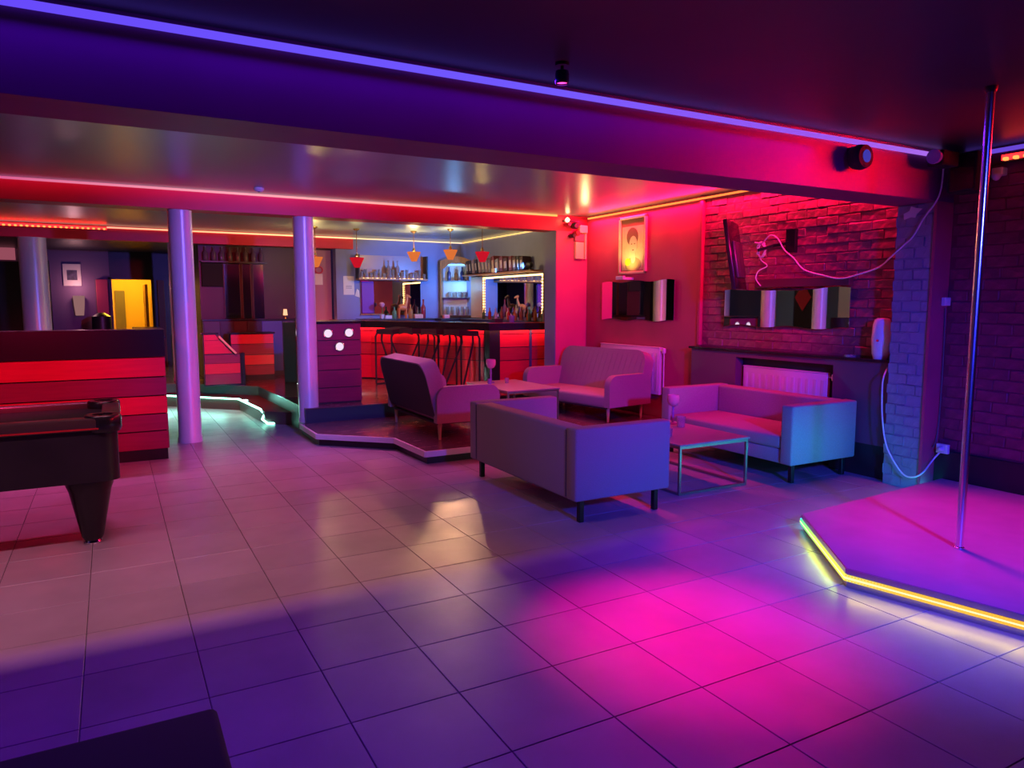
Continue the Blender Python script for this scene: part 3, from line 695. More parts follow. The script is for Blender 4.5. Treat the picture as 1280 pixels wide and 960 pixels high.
MB().box(1.36, 2.90, 13.30, 13.42, 0.312, 1.30).obj('core', M_dark, bn)
for a, b_, m in [(1.38, 1.62, M_navy), (1.64, 1.84, M_dark), (1.86, 2.06, M_maroon), (2.08, 2.30, M_dark), (2.32, 2.66, mat('blue_panel', (0.06, 0.10, 0.45), 0.4)), (2.68, 2.88, M_navy)]:
    MB().box(a, b_, 13.285, 13.30, 0.4, 1.28).obj('panel', m, bn)
MB().box(1.35, 2.92, 13.27, 13.44, 1.30, 1.32).obj('cap', M_darksat, bn)

# ================================================================== STOOLS
def stool(label, loc, rz):
    t = thing('bar_stool', label, 'stool', loc, rz, 'black wire bar stools at the bar')
    H = 0.80; a = 0.20; b_ = 0.18
    seat = MB()
    seat.plate([(-a, -b_, H), (a, -b_ * .8, H + .03), (a, b_ * .8, H + .03), (-a, b_, H)], (0, 0, 0.075))
    seat.obj('seat', M_felt, t)
    MB().tube([(a, -b_ * .85, H + .02), (a + .02, 0, H + .05), (a, b_ * .85, H + .02)], 0.012, 8).obj('seat_lip', M_felt, t, True)
    for sy in (-1, 1):
        MB().tube([(-a + .01, sy * b_, H + .005), (-a - .02, sy * b_, H - .04), (-a - .02, sy * b_, 0.012)], 0.014, 8).obj('leg', M_felt, t, True)
        MB().tube([(-a + .05, sy * b_ * .6, H), (-a + .04, sy * b_ * .6, H - .10), (a * .9, sy * b_, 0.012)], 0.014, 8).obj('leg', M_felt, t, True)
        MB().tube([(-a - .02, sy * b_, 0.012), (a * .9, sy * b_, 0.012)], 0.014, 8).obj('runner', M_felt, t, True)
    MB().tube([(a * .9, -b_, 0.012), (a * .9, b_, 0.012)], 0.014, 8).obj('footrest', M_felt, t, True)
    return t
stool('black wire bar stool furthest from the corner post, turned away from the others', (3.90, 10.93, 0.312), math.radians(24))
stool('black wire bar stool between the far stool and the pair by the corner post', (4.09, 10.47, 0.312), math.radians(200))
stool('black wire bar stool second nearest the black corner post', (4.27, 10.04, 0.312), math.radians(206))
stool('black wire bar stool closest to the black corner post', (4.45, 9.62, 0.312), math.radians(204))
bsl = thing('blue_spotlight', 'small blue spotlight on the end of the book shelf', 'spotlight', (5.98, 10.20, 2.127))
MB().box(-.03, .03, -.03, .03, 0, .02).obj('base', M_dark, bsl)
MB().lathe([(.03, -.05), (.04, -.04), (.04, .04), (.034, .05)], seg=16).obj('can', M_dark, bsl, True, (-.02, .01, .085), (math.radians(-82), 0, math.radians(15)))
MB().tube([(0, 0, .02), (-.02, .01, .05)], .008, 6).obj('stem', M_dark, bsl)

# ================================================================== PENDANT LAMPS OVER THE BAR
def pendant(label, x, y, z, m, power, col):
    t = thing('pendant_lamp', label, 'lamp', (x, y, z), 0, 'pendant lamps over the bar')
    MB().lathe([(0.045, 0.0), (0.115, 0.15), (0.108, 0.15), (0.040, 0.006)], seg=20, caps=False).obj('shade', m, t, True)
    MB().lathe([(0.02, 0.15), (0.112, 0.153), (0.112, 0.157), (0.02, 0.162)], seg=20).obj('shade_top', m, t, True)
    MB().lathe([(0.022, 0.16), (0.026, 0.19), (0.012, 0.225)], seg=12).obj('socket', M_gold, t, True)
    MB().lathe([(0.016, 0.0), (0.030, 0.04), (0.022, 0.09), (0.01, 0.11)], (0, 0, 0.02), 12).obj('bulb', E_bulb, t, True)
    MB().tube([(0, 0, 0.22), (0, 0, 2.79 - z - 0.03)], 0.006, 6).obj('cord', M_gold, t)
    MB().lathe([(0.05, 2.79 - z), (0.05, 2.79 - z - .015), (0.02, 2.79 - z - .035)], seg=14).obj('ceiling_rose', M_gold, t, True)
    point('pendant_light', (x, y, z + 0.22), col, power, 0.03)
    return t
WL = (1.0, 0.66, 0.22)
pendant('orange pendant lamp hanging right beside the round column', 2.87, 11.60, 2.16, M_orangeshade, 36, WL)
pendant('red pendant lamp hanging in front of the glass shelf end near the notices', 3.55, 11.64, 2.17, M_redshade, 8, WL)
pendant('orange pendant lamp hanging in front of the glass shelf end near the corner', 4.50, 11.55, 2.29, M_orangeshade, 36, WL)
pendant('orange pendant lamp hanging in front of the blue lit cabinet', 4.90, 10.95, 2.30, M_orangeshade, 36, WL)
pendant('red pendant lamp hanging in front of the row of books', 5.18, 10.35, 2.24, M_redshade, 8, WL)

# ================================================================== BACK WALL OF THE BAR
ORD = ['first', 'second', 'third', 'fourth', 'fifth', 'sixth', 'seventh', 'eighth', 'ninth', 'tenth', 'eleventh', 'twelfth', 'thirteenth', 'fourteenth', 'fifteenth', 'sixteenth', 'seventeenth', 'eighteenth', 'nineteenth', 'twentieth', 'next', 'last']
def bottle_mesh(name, h, r, m):
    return MB().lathe([(r * .9, 0), (r, .01), (r, h * .58), (r * .35, h * .74), (r * .32, h * .93), (r * .4, h * .94), (r * .4, h), (r * .1, h)], seg=12).mesh(name, m, True)
def glass_mesh(h, r):
    return MB().lathe([(r * .75, 0), (r, h), (r * .93, h), (r * .68, h * .08), (.001, h * .08)], seg=12).mesh('glass', M_glass, True)
gs = thing('glass_shelf', 'wide glass and wood shelf full of glasses above the bar mirror', 'shelf', (0, 0, 0))
MB().box(3.99, 5.34, 13.185, 13.198, 2.02, 2.48).obj('back_panel', mat('rose_brown_panel', (0.32, 0.16, 0.18), 0.3), gs)
MB().box(3.99, 5.34, 12.98, 13.19, 2.02, 2.05, 0.003).obj('shelf_board', M_cabwood, gs)
for x in (3.99, 5.32): MB().box(x, x + .02, 12.98, 13.19, 2.05, 2.48).obj('side_board', M_dark, gs)
MB().box(4.02, 5.31, 13.16, 13.175, 2.052, 2.062).obj('led_strip', E_fairy, gs)
gm = [glass_mesh(0.13, .036), glass_mesh(0.17, .034), glass_mesh(0.10, .04)]
bo1 = bottle_mesh('bottle', 0.34, .04, mat('clear_bottle', (0.85, 0.70, 0.72), 0.08, trans=0.8))
for k in range(15):
    x = 4.06 + k * 0.088
    if k in (6, 8):
        o = tag(link('bottle', bo1, None, (x, 13.08, 2.05)), 'tall clear bottle, %s in the shelf row counted from the wall notice' % ORD[k], 'bottle', 'bottles and glasses on the bar shelf')
    else:
        o = tag(link('glass', gm[k % 3], None, (x, 13.06 + .03 * (k % 2), 2.05)), 'clear drinking glass, %s in the shelf row counted from the wall notice' % ORD[k], 'glass', 'bottles and glasses on the bar shelf')
mr = thing('bar_mirror', 'wide mirror behind the bar below the glass shelf', 'mirror', (0, 0, 0))
MB().box(4.08, 5.26, 13.180, 13.196, 1.40, 2.01).obj('mirror_glass', M_mirror, mr)
MB().box(4.06, 5.28, 13.170, 13.198, 1.375, 1.40).obj('bottom_rail', M_gold, mr)
cu = tag(MB().box(4.09, 4.32, 13.15, 13.178, 1.41, 2.0, 0.006).obj('purple_panel', mat('violet_curtain', (0.22, 0.04, 0.45), 0.6)), 'violet fabric panel hanging over the end of the bar mirror', 'curtain')
# back counter
bc = thing('back_counter', 'dark back counter along the blue grey bar wall', 'counter', (0, 0, 0))
MB().box(4.0, 5.9, 12.86, 13.19, 0.312, 1.28).obj('carcass', M_bluegrey, bc)
MB().box(3.98, 5.92, 12.82, 13.195, 1.28, 1.31, 0.004).obj('top', M_dark, bc)
# small decorations on the back counter
fg = thing('animal_figurine', 'orange long necked animal figurine in front of the bar mirror', 'figurine', (4.83, 12.98, 1.31))
MB().tube([(-.09, 0, .20), (-.03, 0, .21), (.05, 0, .20)], [.055, .07, .06], 10).obj('body', mat('orange_ceramic', (0.75, 0.22, 0.06), 0.3), fg, True)
MB().tube([(.04, 0, .22), (.075, 0, .34), (.08, 0, .42)], [.04, .025, .02], 10).obj('neck', mat('orange_ceramic', (0.75, 0.22, 0.06), 0.3), fg, True)
MB().tube([(.06, 0, .43), (.12, 0, .41), (.15, 0, .39)], [.028, .026, .014], 10).obj('head', mat('orange_ceramic', (0.75, 0.22, 0.06), 0.3), fg, True)
for x in (-.09, .05):
    for y in (-.03, .03): MB().tube([(x, y, .19), (x, y, .0)], [.018, .012], 8).obj('leg', mat('orange_ceramic', (0.75, 0.22, 0.06), 0.3), fg, True)
for x, h, m, l in [(4.64, .22, mat('green_glass', (0.25, 0.55, 0.25), 0.1, trans=0.6), 'green squat bottle beside the animal figurine'),
                   (4.96, .26, mat('amber_glass', (0.75, 0.30, 0.08), 0.1, trans=0.4), 'amber bottle beside the animal figurine on the back counter'),
                   (5.22, .36, mat('dark_red_glass', (0.28, 0.02, 0.03), 0.12), 'dark red wine bottle at the end of the back counter')]:
    tag(link('bottle', bottle_mesh('bottle', h, .045, m), None, (x, 12.95, 1.31)), l, 'bottle')
fl_ = thing('paper_flower', 'pink flower standing in a small white pot on the back counter', 'flower', (4.40, 12.95, 1.31))
MB().lathe([(.03, 0), (.045, .08), (.04, .08), (.028, .01)], seg=14).obj('pot', M_whiteplastic, fl_, True)
MB().tube([(0, 0, .05), (.01, 0, .15), (0, 0, .22)], .006, 6).obj('stem', mat('green_stem', (0.1, 0.35, 0.1), 0.6), fl_)
MB().lathe([(.005, .20), (.045, .23), (.055, .27), (.03, .30), (.005, .305)], seg=14).obj('bloom', mat('pink_petals', (0.85, 0.35, 0.5), 0.6), fl_, True)
tag(MB().box(4.45, 4.58, 12.90, 13.0, 1.31, 1.37, 0.006).obj('napkin_box', M_whiteplastic), 'flat white napkin box on the back counter', 'box')
tag(MB().box(5.02, 5.19, 12.88, 12.98, 1.31, 1.39, 0.01).obj('cardboard_box', mat('peach_card', (0.8, 0.4, 0.3), 0.7)), 'small peach coloured box on the back counter', 'box')
# notices
def notice(label, c, w, h, n=(0, -1, 0), lines=3):
    t = thing('paper_notice', label, 'notice', c, 0)
    if n[1]:
        MB().box(-w / 2, w / 2, -.004, 0, -h / 2, h / 2).obj('sheet', M_paper, t)
        for k in range(lines): MB().box(-w * .28, w * .28, -.0055, -.004, -.01 - k * .022, -.003 - k * .022).obj('text_line', mat('ink', (0.25, 0.2, 0.25), 0.8), t)
    return t
notice('white paper notice taped to the blue grey bar wall', (3.86, 13.196, 1.92), 0.20, 0.34)
notice('white square notice on the rose coloured door', (3.36, 13.416, 2.03), 0.16, 0.20, lines=0)
tag(MB().plate([(3.97, 13.19, 1.73), (4.06, 13.19, 1.70), (4.05, 13.19, 1.83), (4.01, 13.19, 1.86)], (0, .008, 0)).obj('paper_slip', M_paper), 'small crooked paper slip beside the taped wall notice', 'notice')
rs = thing('wreath', 'red tinsel decoration hanging on the rose coloured door', 'decoration', (3.37, 13.40, 2.20))
MB().tube([(.07 * math.cos(a * .4), 0, .06 * math.sin(a * .4)) for a in range(16)], .014, 6, closed=True).obj('ring', mat('red_tinsel', (0.6, 0.03, 0.08), 0.35, bump=0.6, bscale=80), rs, True)
# corner cabinet
cc = thing('corner_cabinet', 'arched wooden corner cabinet lit blue inside with glass shelves', 'cabinet', (5.93, 12.96, 0), math.radians(-38))
MB().box(-.30, .30, .08, .10, 1.36, 2.38).obj('back_panel', mat('pale_blue_lining', (0.55, 0.65, 0.80), 0.5), cc)
for x in (-.32, .29): MB().box(x, x + .03, -.06, .10, 1.34, 2.40).obj('side_panel', M_cabwood, cc)
MB().box(-.32, .32, -.06, .10, 1.32, 1.36).obj('bottom_board', M_dark, cc)
pts = [(-.32, -.065, 2.24)] + [(x, -.065, z) for x, z in [(-.24, 2.27), (-.16, 2.34), (-.08, 2.38), (0, 2.36), (.08, 2.38), (.16, 2.34), (.24, 2.27)]] + [(.32, -.065, 2.24), (.32, -.065, 2.40), (.16, -.065, 2.47), (0, -.065, 2.50), (-.16, -.065, 2.47), (-.32, -.065, 2.40)]
MB().plate(pts, (0, .03, 0)).obj('arched_top', M_cabwood, cc)
for z in (1.70, 2.02): MB().box(-.29, .29, -.04, .08, z, z + .015).obj('shelf', M_glass, cc)
MB().box(-.28, .28, .055, .075, 2.33, 2.35).obj('led_strip', E_cab, cc)
point('cabinet_light', (5.80, 12.78, 1.92), (0.16, 0.50, 1.0), 9, 0.03)
mm = Matrix.Translation((5.93, 12.96, 0)) @ Matrix.Rotation(math.radians(-38), 4, 'Z')
bmc = [bottle_mesh('bottle', .26, .035, mat('dark_blue_glass', (0.03, 0.04, 0.15), 0.1)), bottle_mesh('bottle', .22, .035, mat('brown_glass', (0.25, 0.08, 0.03), 0.1))]
for k, x in enumerate((-.16, -.02, .10, .20)):
    p = mm @ Vector((x, .02, 2.035)); tag(link('bottle', bmc[k % 2], None, p), '%s bottle, %s on the top cabinet shelf counted from the blue wall' % (['dark blue', 'brown'][k % 2], ORD[k]), 'bottle', ['dark blue cabinet bottles', 'brown cabinet bottles'][k % 2])
for k in range(5):
    p = mm @ Vector((-.2 + .1 * k, .02, 1.36)); tag(link('glass', gm[1], None, p), 'clear glass low in the blue lit cabinet, %s counted from the blue wall' % ORD[k], 'glass', 'glasses low in the cabinet')
for k in range(4):
    p = mm @ Vector((-.15 + .1 * k, .02, 1.715)); tag(link('glass', gm[2], None, p), 'clear glass on the middle cabinet shelf, %s counted from the blue wall' % ORD[k], 'glass', 'glasses in the middle of the cabinet')
tag(MB().box(5.50, 5.62, 12.60, 12.70, 1.31, 1.38, 0.015).obj('snack_bowl', mat('pink_box', (0.85, 0.35, 0.35), 0.5)), 'small pink box at the foot of the blue lit cabinet', 'box')
tag(MB().box(5.4, 6.1, 12.5, 12.81, 1.27, 1.31, 0.004).obj('cabinet_shelf', M_dark), 'dark ledge under the blue lit corner cabinet', 'shelf')
# side back-bar: tan panel, lit mirror, book shelf, bottles
tp = tag(MB().box(6.085, 6.118, 12.15, 12.66, 1.32, 2.09, 0.004).obj('tan_panel', M_tan), 'plain tan panel between the blue cabinet and the lit mirror', 'panel')
lm = thing('lit_mirror', 'bar mirror framed by warm fairy lights under the book shelf', 'mirror', (0, 0, 0))
MB().box(6.10, 6.118, 9.99, 12.14, 1.36, 2.06).obj('mirror_glass', M_mirror, lm)
bul = MB().box(-.012, .012, -.014, .014, -.014, .014, .005, 1).mesh('fairy_light', E_fairy)
for k in range(46): link('fairy_light', bul, lm, (6.09, 10.02 + k * (2.10 / 45), 2.055))
for k in range(14): link('fairy_light', bul, lm, (6.09, 10.02, 1.38 + k * .05)); link('fairy_light', bul, lm, (6.09, 12.12, 1.38 + k * .05))
MB().box(6.092, 6.10, 10.0, 10.04, 1.36, 2.07).box(6.092, 6.10, 12.10, 12.14, 1.36, 2.07).box(6.092, 6.10, 10.0, 12.14, 2.04, 2.07).obj('light_cord', M_frame, lm)
bs = thing('book_shelf', 'dark wall shelf above the lit bar mirror', 'shelf', (0, 0, 0))
MB().box(5.90, 6.118, 10.05, 12.66, 2.10, 2.125, 0.003).obj('shelf_board', M_cabwood, bs)
for y in (10.5, 12.3): MB().plate([(6.118, y, 2.10), (6.118, y, 2.075), (5.98, y, 2.10)], (0, .02, 0)).obj('bracket', M_dark, bs)
bcol = [('dark brown', (0.07, 0.03, 0.025)), ('grey', (0.22, 0.20, 0.23)), ('black', (0.02, 0.018, 0.022)), ('maroon', (0.16, 0.03, 0.04)), ('mauve', (0.30, 0.20, 0.25))]
y = 12.55; k = 0; nb = 0
while y > 10.42:
    cname, cc_ = bcol[(k * 2 + k // 3) % 5]
    w = random.uniform(.07, .13); h = random.uniform(.22, .27) + (.05 if k == 8 else 0)
    if not (11.28 < y < 11.36):
        o = thing('book', 'thick %s book, %s in the wall shelf row counted from the corner cabinet' % (cname, ORD[nb]), 'book', (6.02, y, 2.127), 0, 'books on the wall shelf')
        o.rotation_euler = (math.radians(-11 if y > 11.3 else -5), 0, 0)
        nb += 1
        MB().box(-.08, .08, -w, 0, 0.008, h, .004).obj('cover', mat('book_%s' % cname, cc_, .5), o)
        MB().box(-.0815, -.078, -w * .8, -w * .2, h * .25, h * .75).obj('spine_label', mat('spine_gold', (0.5, 0.38, 0.28), .5), o)
    y -= w + .03 + (.02 if k % 4 == 3 else 0); k += 1
tag(MB().box(5.90, 5.93, 11.30, 11.44, 2.127, 2.20, .003).obj('price_card', M_paper), 'small white card propped in front of the books', 'card')
# bottles and things on the bar top
bcols = [('amber', (0.65, 0.26, 0.06)), ('clear', (0.85, 0.80, 0.75)), ('brown', (0.20, 0.07, 0.03)), ('green', (0.12, 0.30, 0.08)), ('red', (0.65, 0.05, 0.04))]
bms = [bottle_mesh('bottle', .18 + .025 * (k % 3), .028, mat('bottle_%s' % n, c, .08, trans=0.45 if n != 'brown' else 0.0)) for k, (n, c) in enumerate(bcols)]
for k in range(20):
    y = 11.9 - .115 * k + random.uniform(-.02, .02); x = 5.98 - .05 * (k % 2)
    n = (k * 3 + k // 4) % 5
    tag(link('bottle', bms[n], None, (x, y, 1.31)), '%s liquor bottle, %s in the mirror row counted from the corner cabinet' % (bcols[n][0], ORD[k]), 'bottle', 'bottles before the lit mirror')
sb = thing('side_counter', 'dark side counter below the lit bar mirror carrying the bottles', 'counter', (0, 0, 0))
MB().box(5.80, 6.118, 9.96, 12.45, 0.312, 1.28).obj('carcass', M_dark, sb)
MB().box(5.76, 6.118, 9.96, 12.47, 1.28, 1.31, .004).obj('top', M_dark, sb)
tumbler('violet lit tumbler standing on the bar top near the pier', (5.35, 9.70, 1.30), m=M_violetglass, s=1.25)
tag(MB().box(5.10, 5.24, 9.78, 9.88, 1.30, 1.36, .006).obj('napkin_holder', M_dark), 'black napkin holder on the bar top', 'holder')

# ================================================================== PORTRAIT WALL
def yz_plate(name, outline, x, th, m, parent):
    return MB().plate([(x, y, z) for y, z in outline], (th, 0, 0)).obj(name, m, parent)
pf = thing('framed_portrait', 'tall gilt framed portrait sketch of a person with a yellow flower', 'picture', (0, 0, 0))
PY0, PY1, PZ0, PZ1 = 7.50, 8.07, 1.98, 2.74
MB().box(6.135, 6.15, PY0 + .01, PY1 - .01, PZ0 + .01, PZ1 - .01).obj('backing', mat('mount_brown', (0.30, 0.14, 0.08), .7), pf)
MB().box(6.130, 6.137, PY0 + .06, PY1 - .06, PZ0 + .05, PZ1 - .13).obj('sheet', mat('cream_sheet', (0.72, 0.60, 0.34), .7, var=.12, scale=8), pf)
for bx in [(PY0, PY1, PZ0, PZ0 + .035), (PY0, PY1, PZ1 - .035, PZ1), (PY0, PY0 + .035, PZ0, PZ1), (PY1 - .035, PY1, PZ0, PZ1)]:
    MB().box(6.112, 6.15, *bx, .006).obj('frame_rail', M_frame, pf)
def ell(cy, cz, ry, rz, n=20): return [(cy + ry * math.cos(2 * math.pi * k / n), cz + rz * math.sin(2 * math.pi * k / n)) for k in range(n)]
ink1, ink2, skin = mat('sketch_brown', (0.22, 0.13, 0.08), .8), mat('sketch_tan', (0.40, 0.28, 0.15), .8), mat('sketch_pale', (0.72, 0.60, 0.40), .8)
yz_plate('shoulders', ell(7.77, 2.10, .17, .10), 6.1285, .002, ink2, pf)
yz_plate('neck', ell(7.77, 2.21, .05, .09), 6.128, .0015, skin, pf)
yz_plate('hair', ell(7.79, 2.47, .12, .12), 6.1275, .002, ink1, pf)
yz_plate('face', ell(7.77, 2.36, .085, .12), 6.1265, .0015, skin, pf)
yz_plate('flower', ell(7.88, 2.14, .06, .05), 6.1255, .002, mat('flower_yellow', (0.85, 0.68, 0.02), .7), pf)
for y in (7.74, 7.80): yz_plate('eye', ell(y, 2.375, .016, .008, 10), 6.1258, .0008, ink1, pf)
yz_plate('mouth', ell(7.77, 2.295, .022, .008, 10), 6.1258, .0008, ink1, pf)
tag(MB().box(5.95, 6.15, 7.77, 7.83, 1.90, 1.935, .006).box(5.93, 5.97, 7.72, 7.88, 1.90, 1.95, .006).obj('picture_lamp', M_whiteplastic), 'small white picture lamp on the wall just under the portrait', 'lamp')
def wavy(y0, y1, z0, z1, amp, waves):
    n = 26; top = []; bot = []
    for k in range(n + 1):
        y = y0 + (y1 - y0) * k / n
        top.append((y, z1 + amp * math.sin(2 * math.pi * waves * k / n))); bot.append((y, z0 + amp * math.sin(2 * math.pi * waves * k / n + 1.0)))
    return bot + top[::-1]
for y0, y1, z0, z1, lab in [(6.93, 8.44, 1.37, 1.88, 'wavy edged wall mirror hanging under the portrait'), (4.47, 6.07, 1.345, 1.735, 'wavy edged wall mirror hanging on the brick under the television')]:
    t = thing('wavy_mirror', lab, 'mirror', (0, 0, 0))
    xb = 6.118 if y0 > 6.5 else 6.105
    MB().plate([(xb, y, z) for y, z in wavy(y0, y1, z0, z1, .012, 2.5)], (.006, 0, 0)).obj('mirror_glass', M_mirror, t)
    MB().plate([(xb + .006, y, z) for y, z in wavy(y0 + .03, y1 - .03, z0 + .03, z1 - .03, .01, 2.5)], (.025, 0, 0)).obj('backing_board', M_dark, t)
# radiators
def radiator(label, x, y0, y1, z0, z1):
    t = thing('radiator', label, 'radiator', (0, 0, 0))
    MB().box(x - .05, x, y0, y1, z0, z1, .01).obj('panel', M_white, t, True)
    n = int((y1 - y0) / .09)
    for k in range(n):
        y = y0 + .05 + (y1 - y0 - .1) * k / (n - 1); MB().box(x - .056, x - .05, y - .02, y + .02, z0 + .05, z1 - .06, .003, 1).obj('rib', M_white, t)
    MB().box(x - .055, x + .01, y0, y1, z1, z1 + .012, .003).obj('top_grille', M_white, t)
    MB().tube([(x - .03, y0 - .06, z1 - .03), (x - .03, y0, z1 - .03)], .012, 8).obj('valve_pipe', M_alu, t)
    MB().lathe([(.022, 0), (.026, .02), (.024, .06), (.012, .065)], (x - .03, y0 - .06, z1 - .06), 14).obj('valve_knob', M_whiteplastic, t, True)
    MB().tube([(x - .03, y0 - .06, z1 - .06), (x - .03, y0 - .06, z0 - .05 if z0 > .3 else .15)], .01, 8).obj('supply_pipe', M_white, t)
    return t
radiator('white wall radiator behind the quilted back sofa', 6.135, 7.14, 8.42, 0.42, 1.02)
radiator('white radiator set into the recess of the ledge', 6.135, 4.66, 5.74, 0.30, 0.90)
# ledge casing with recess
lc = thing('radiator_ledge', 'dark wall casing with a black shelf top and a recess for the radiator', 'ledge', (0, 0, 0))
M_case = mat('plum_casing', (0.16, 0.05, 0.11), .5)
MB().box(6.03, 6.165, 5.80, 6.50, 0, 1.06).obj('front_panel', M_case, lc)
MB().box(6.03, 6.165, 3.95, 4.56, 0.30, 1.06).obj('front_panel', M_case, lc)
MB().box(6.03, 6.165, 3.95, 4.56, 0.0, 0.30).obj('base_panel', M_dark, lc)
MB().box(6.03, 6.165, 4.56, 5.80, 1.00, 1.06).obj('lintel', M_case, lc)
MB().box(6.140, 6.165, 4.56, 5.80, 0.0, 1.00).obj('recess_back', M_dark, lc)
MB().box(5.995, 6.165, 3.95, 6.52, 1.06, 1.085, .004).obj('ledge_top', M_darksat, lc)
spk = thing('loudspeaker', 'white curved loudspeaker standing on the ledge by the pillar', 'speaker', (6.075, 4.11, 1.085))
MB().lathe([(.06, 0), (.075, .05), (.085, .18), (.078, .31), (.062, .36)], seg=24).obj('cabinet', M_whiteplastic, spk, True)
MB().lathe([(.061, .36), (.04, .37)], seg=24).obj('top_cap', M_whiteplastic, spk, True)
MB().lathe([(.012, 0), (.010, .006)], seg=10).obj('badge', M_chrome, spk, False, (-.083, -.02, .17), (0, math.radians(-90), 0))
tag(MB().lathe([(.05, 0), (.058, .022), (.05, .022), (.042, .008)], seg=20).obj('ashtray', M_glass, None, True, (6.05, 4.40, 1.085)), 'small glass ashtray on the ledge beside the loudspeaker', 'ashtray')

# television on its arm
tv = thing('television', 'flat television swung out edge on from the brick wall', 'television', (5.84, 5.60, 1.73), math.radians(-57))
tilt = (0, 0, 0)
scr = MB().box(-.022, .022, -.30, .30, 0.0, .72, .008).obj('panel', M_darksat, tv, True, (0, 0, 0), (0, math.radians(-9), 0))
MB().box(.022, .05, -.20, .20, .12, .5, .01).obj('rear_housing', mat('dark_plastic', (0.05, 0.04, 0.06), .35), scr, True)
MB().box(-.0235, -.022, -.28, .28, .03, .69).obj('screen', M_darksat, scr)
br = thing('tv_bracket', 'black swivel bracket holding the television to the brick wall', 'bracket', (0, 0, 0))
MB().box(6.09, 6.135, 5.12, 5.24, 2.10, 2.34, .006).obj('wall_plate', M_blacksteel, br)
MB().bar((6.10, 5.18, 2.2), (6.06, 5.36, 2.18), .02, .03).obj('arm', M_blacksteel, br)
MB().bar((6.06, 5.36, 2.18), (5.98, 5.50, 2.14), .02, .03).obj('arm', M_blacksteel, br)
sbx = tag(MB().box(6.06, 6.13, 4.46, 5.60, 1.755, 1.845, .008).obj('wall_box_long', mat('wine_box', (0.13, 0.03, 0.05), .45)), 'long dark box fixed above the wavy mirror on the brick', 'box')
def cable(name, label, pts, r=.007, m=M_cable, group=None):
    # smooth by Catmull-Rom
    P = [Vector(p) for p in pts]; out = []
    for i in range(len(P) - 1):
        p0, p1, p2, p3 = P[max(i - 1, 0)], P[i], P[i + 1], P[min(i + 2, len(P) - 1)]
        for k in range(5):
            t = k / 5
            out.append(0.5 * ((2 * p1) + (p2 - p0) * t + (2 * p0 - 5 * p1 + 4 * p2 - p3) * t * t + (3 * p1 - p0 - 3 * p2 + p3) * t ** 3))
    out.append(P[-1])
    return tag(MB().tube(out, r, 6).obj(name, m, None, True), label, 'cable', group)
cable('cable', 'white cable sagging from the television to the top of the pillar', [(6.045, 5.60, 2.23), (6.045, 5.5, 2.22), (6.045, 5.40, 2.29), (6.045, 5.30, 2.25), (6.045, 5.21, 2.13), (6.045, 5.09, 2.04), (6.045, 4.96, 1.92), (6.045, 4.75, 1.86), (6.045, 4.55, 1.82), (6.045, 4.36, 1.85), (6.07, 4.17, 1.91), (5.885, 3.94, 1.98), (5.885, 3.82, 2.08), (5.885, 3.75, 2.14), (5.885, 3.66, 2.29), (5.885, 3.575, 2.40), (5.885, 3.54, 2.50), (5.885, 3.53, 2.66)])
coil = []
for k in range(46):
    a = k * .62; coil.append((6.07 + .012 * math.sin(k * 1.7), 5.53 + .045 * math.cos(a) + .01 * math.sin(k), 2.15 + .075 * math.sin(a) + .01 * math.cos(k * 2.1)))
cable('cable_coil', 'tangled white cable bundle hanging behind the television', coil, .005)
cable('cable', 'short white cable dropping from the bundle to the wavy mirror', [(6.085, 5.56, 2.08), (6.085, 5.54, 2.04), (6.085, 5.46, 1.98), (6.05, 5.54, 1.93), (6.045, 5.57, 1.85), (6.045, 5.50, 1.77)], .006)
cable('cable', 'white cable looping down across the foot of the blue lit pillar', [(6.02, 4.0, 1.02), (5.885, 3.94, .95), (5.88, 3.945, .85), (5.88, 3.93, .6), (5.88, 3.88, .36), (5.88, 3.78, .2), (5.88, 3.69, .12), (5.88, 3.60, .13), (5.92, 3.555, .18), (6.03, 3.55, .27), (6.08, 3.52, .34)])
cable('cable', 'thin grey cable running down the edge of the pillar from the junction box', [(6.10, 3.57, 1.55), (6.105, 3.565, 1.25), (6.11, 3.565, .77), (6.09, 3.565, .47), (6.02, 3.55, .38)], .006, M_darkcable)
jb = thing('junction_box', 'small white junction box on the edge of the pillar', 'box', (6.085, 3.576, 1.60))
MB().box(-.04, .04, -.035, 0, -.035, .035, .006).obj('housing', M_whiteplastic, jb); MB().box(-.03, .03, -.038, -.035, -.025, .025, .001, 1).obj('lid', M_whiteplastic, jb)
pg = thing('plug_socket', 'white plug and socket low on the wall at the foot of the pillar', 'socket', (6.09, 3.50, .37))
MB().box(-.03, 0.003, -.05, .05, -.04, .04, .006).obj('plate', M_whiteplastic, pg); MB().lathe([(.022, 0), (.024, .02), (.012, .04)], seg=12).obj('plug', M_whiteplastic, pg, True, (-.03, .0, 0), (0, math.radians(-90), 0))
star = []
for k in range(9):
    a = 2 * math.pi * k / 9; r = (.06 if k % 2 else .10) * (1 + .25 * math.sin(k * 5)); star.append((5.900, 3.78 + r * .75 * math.cos(a), 2.335 + r * .65 * math.sin(a)))
tag(MB().plate(star, (.004, 0, 0)).obj('torn_paper', M_paper), 'torn scrap of white paper stuck at the top of the pillar', 'paper')

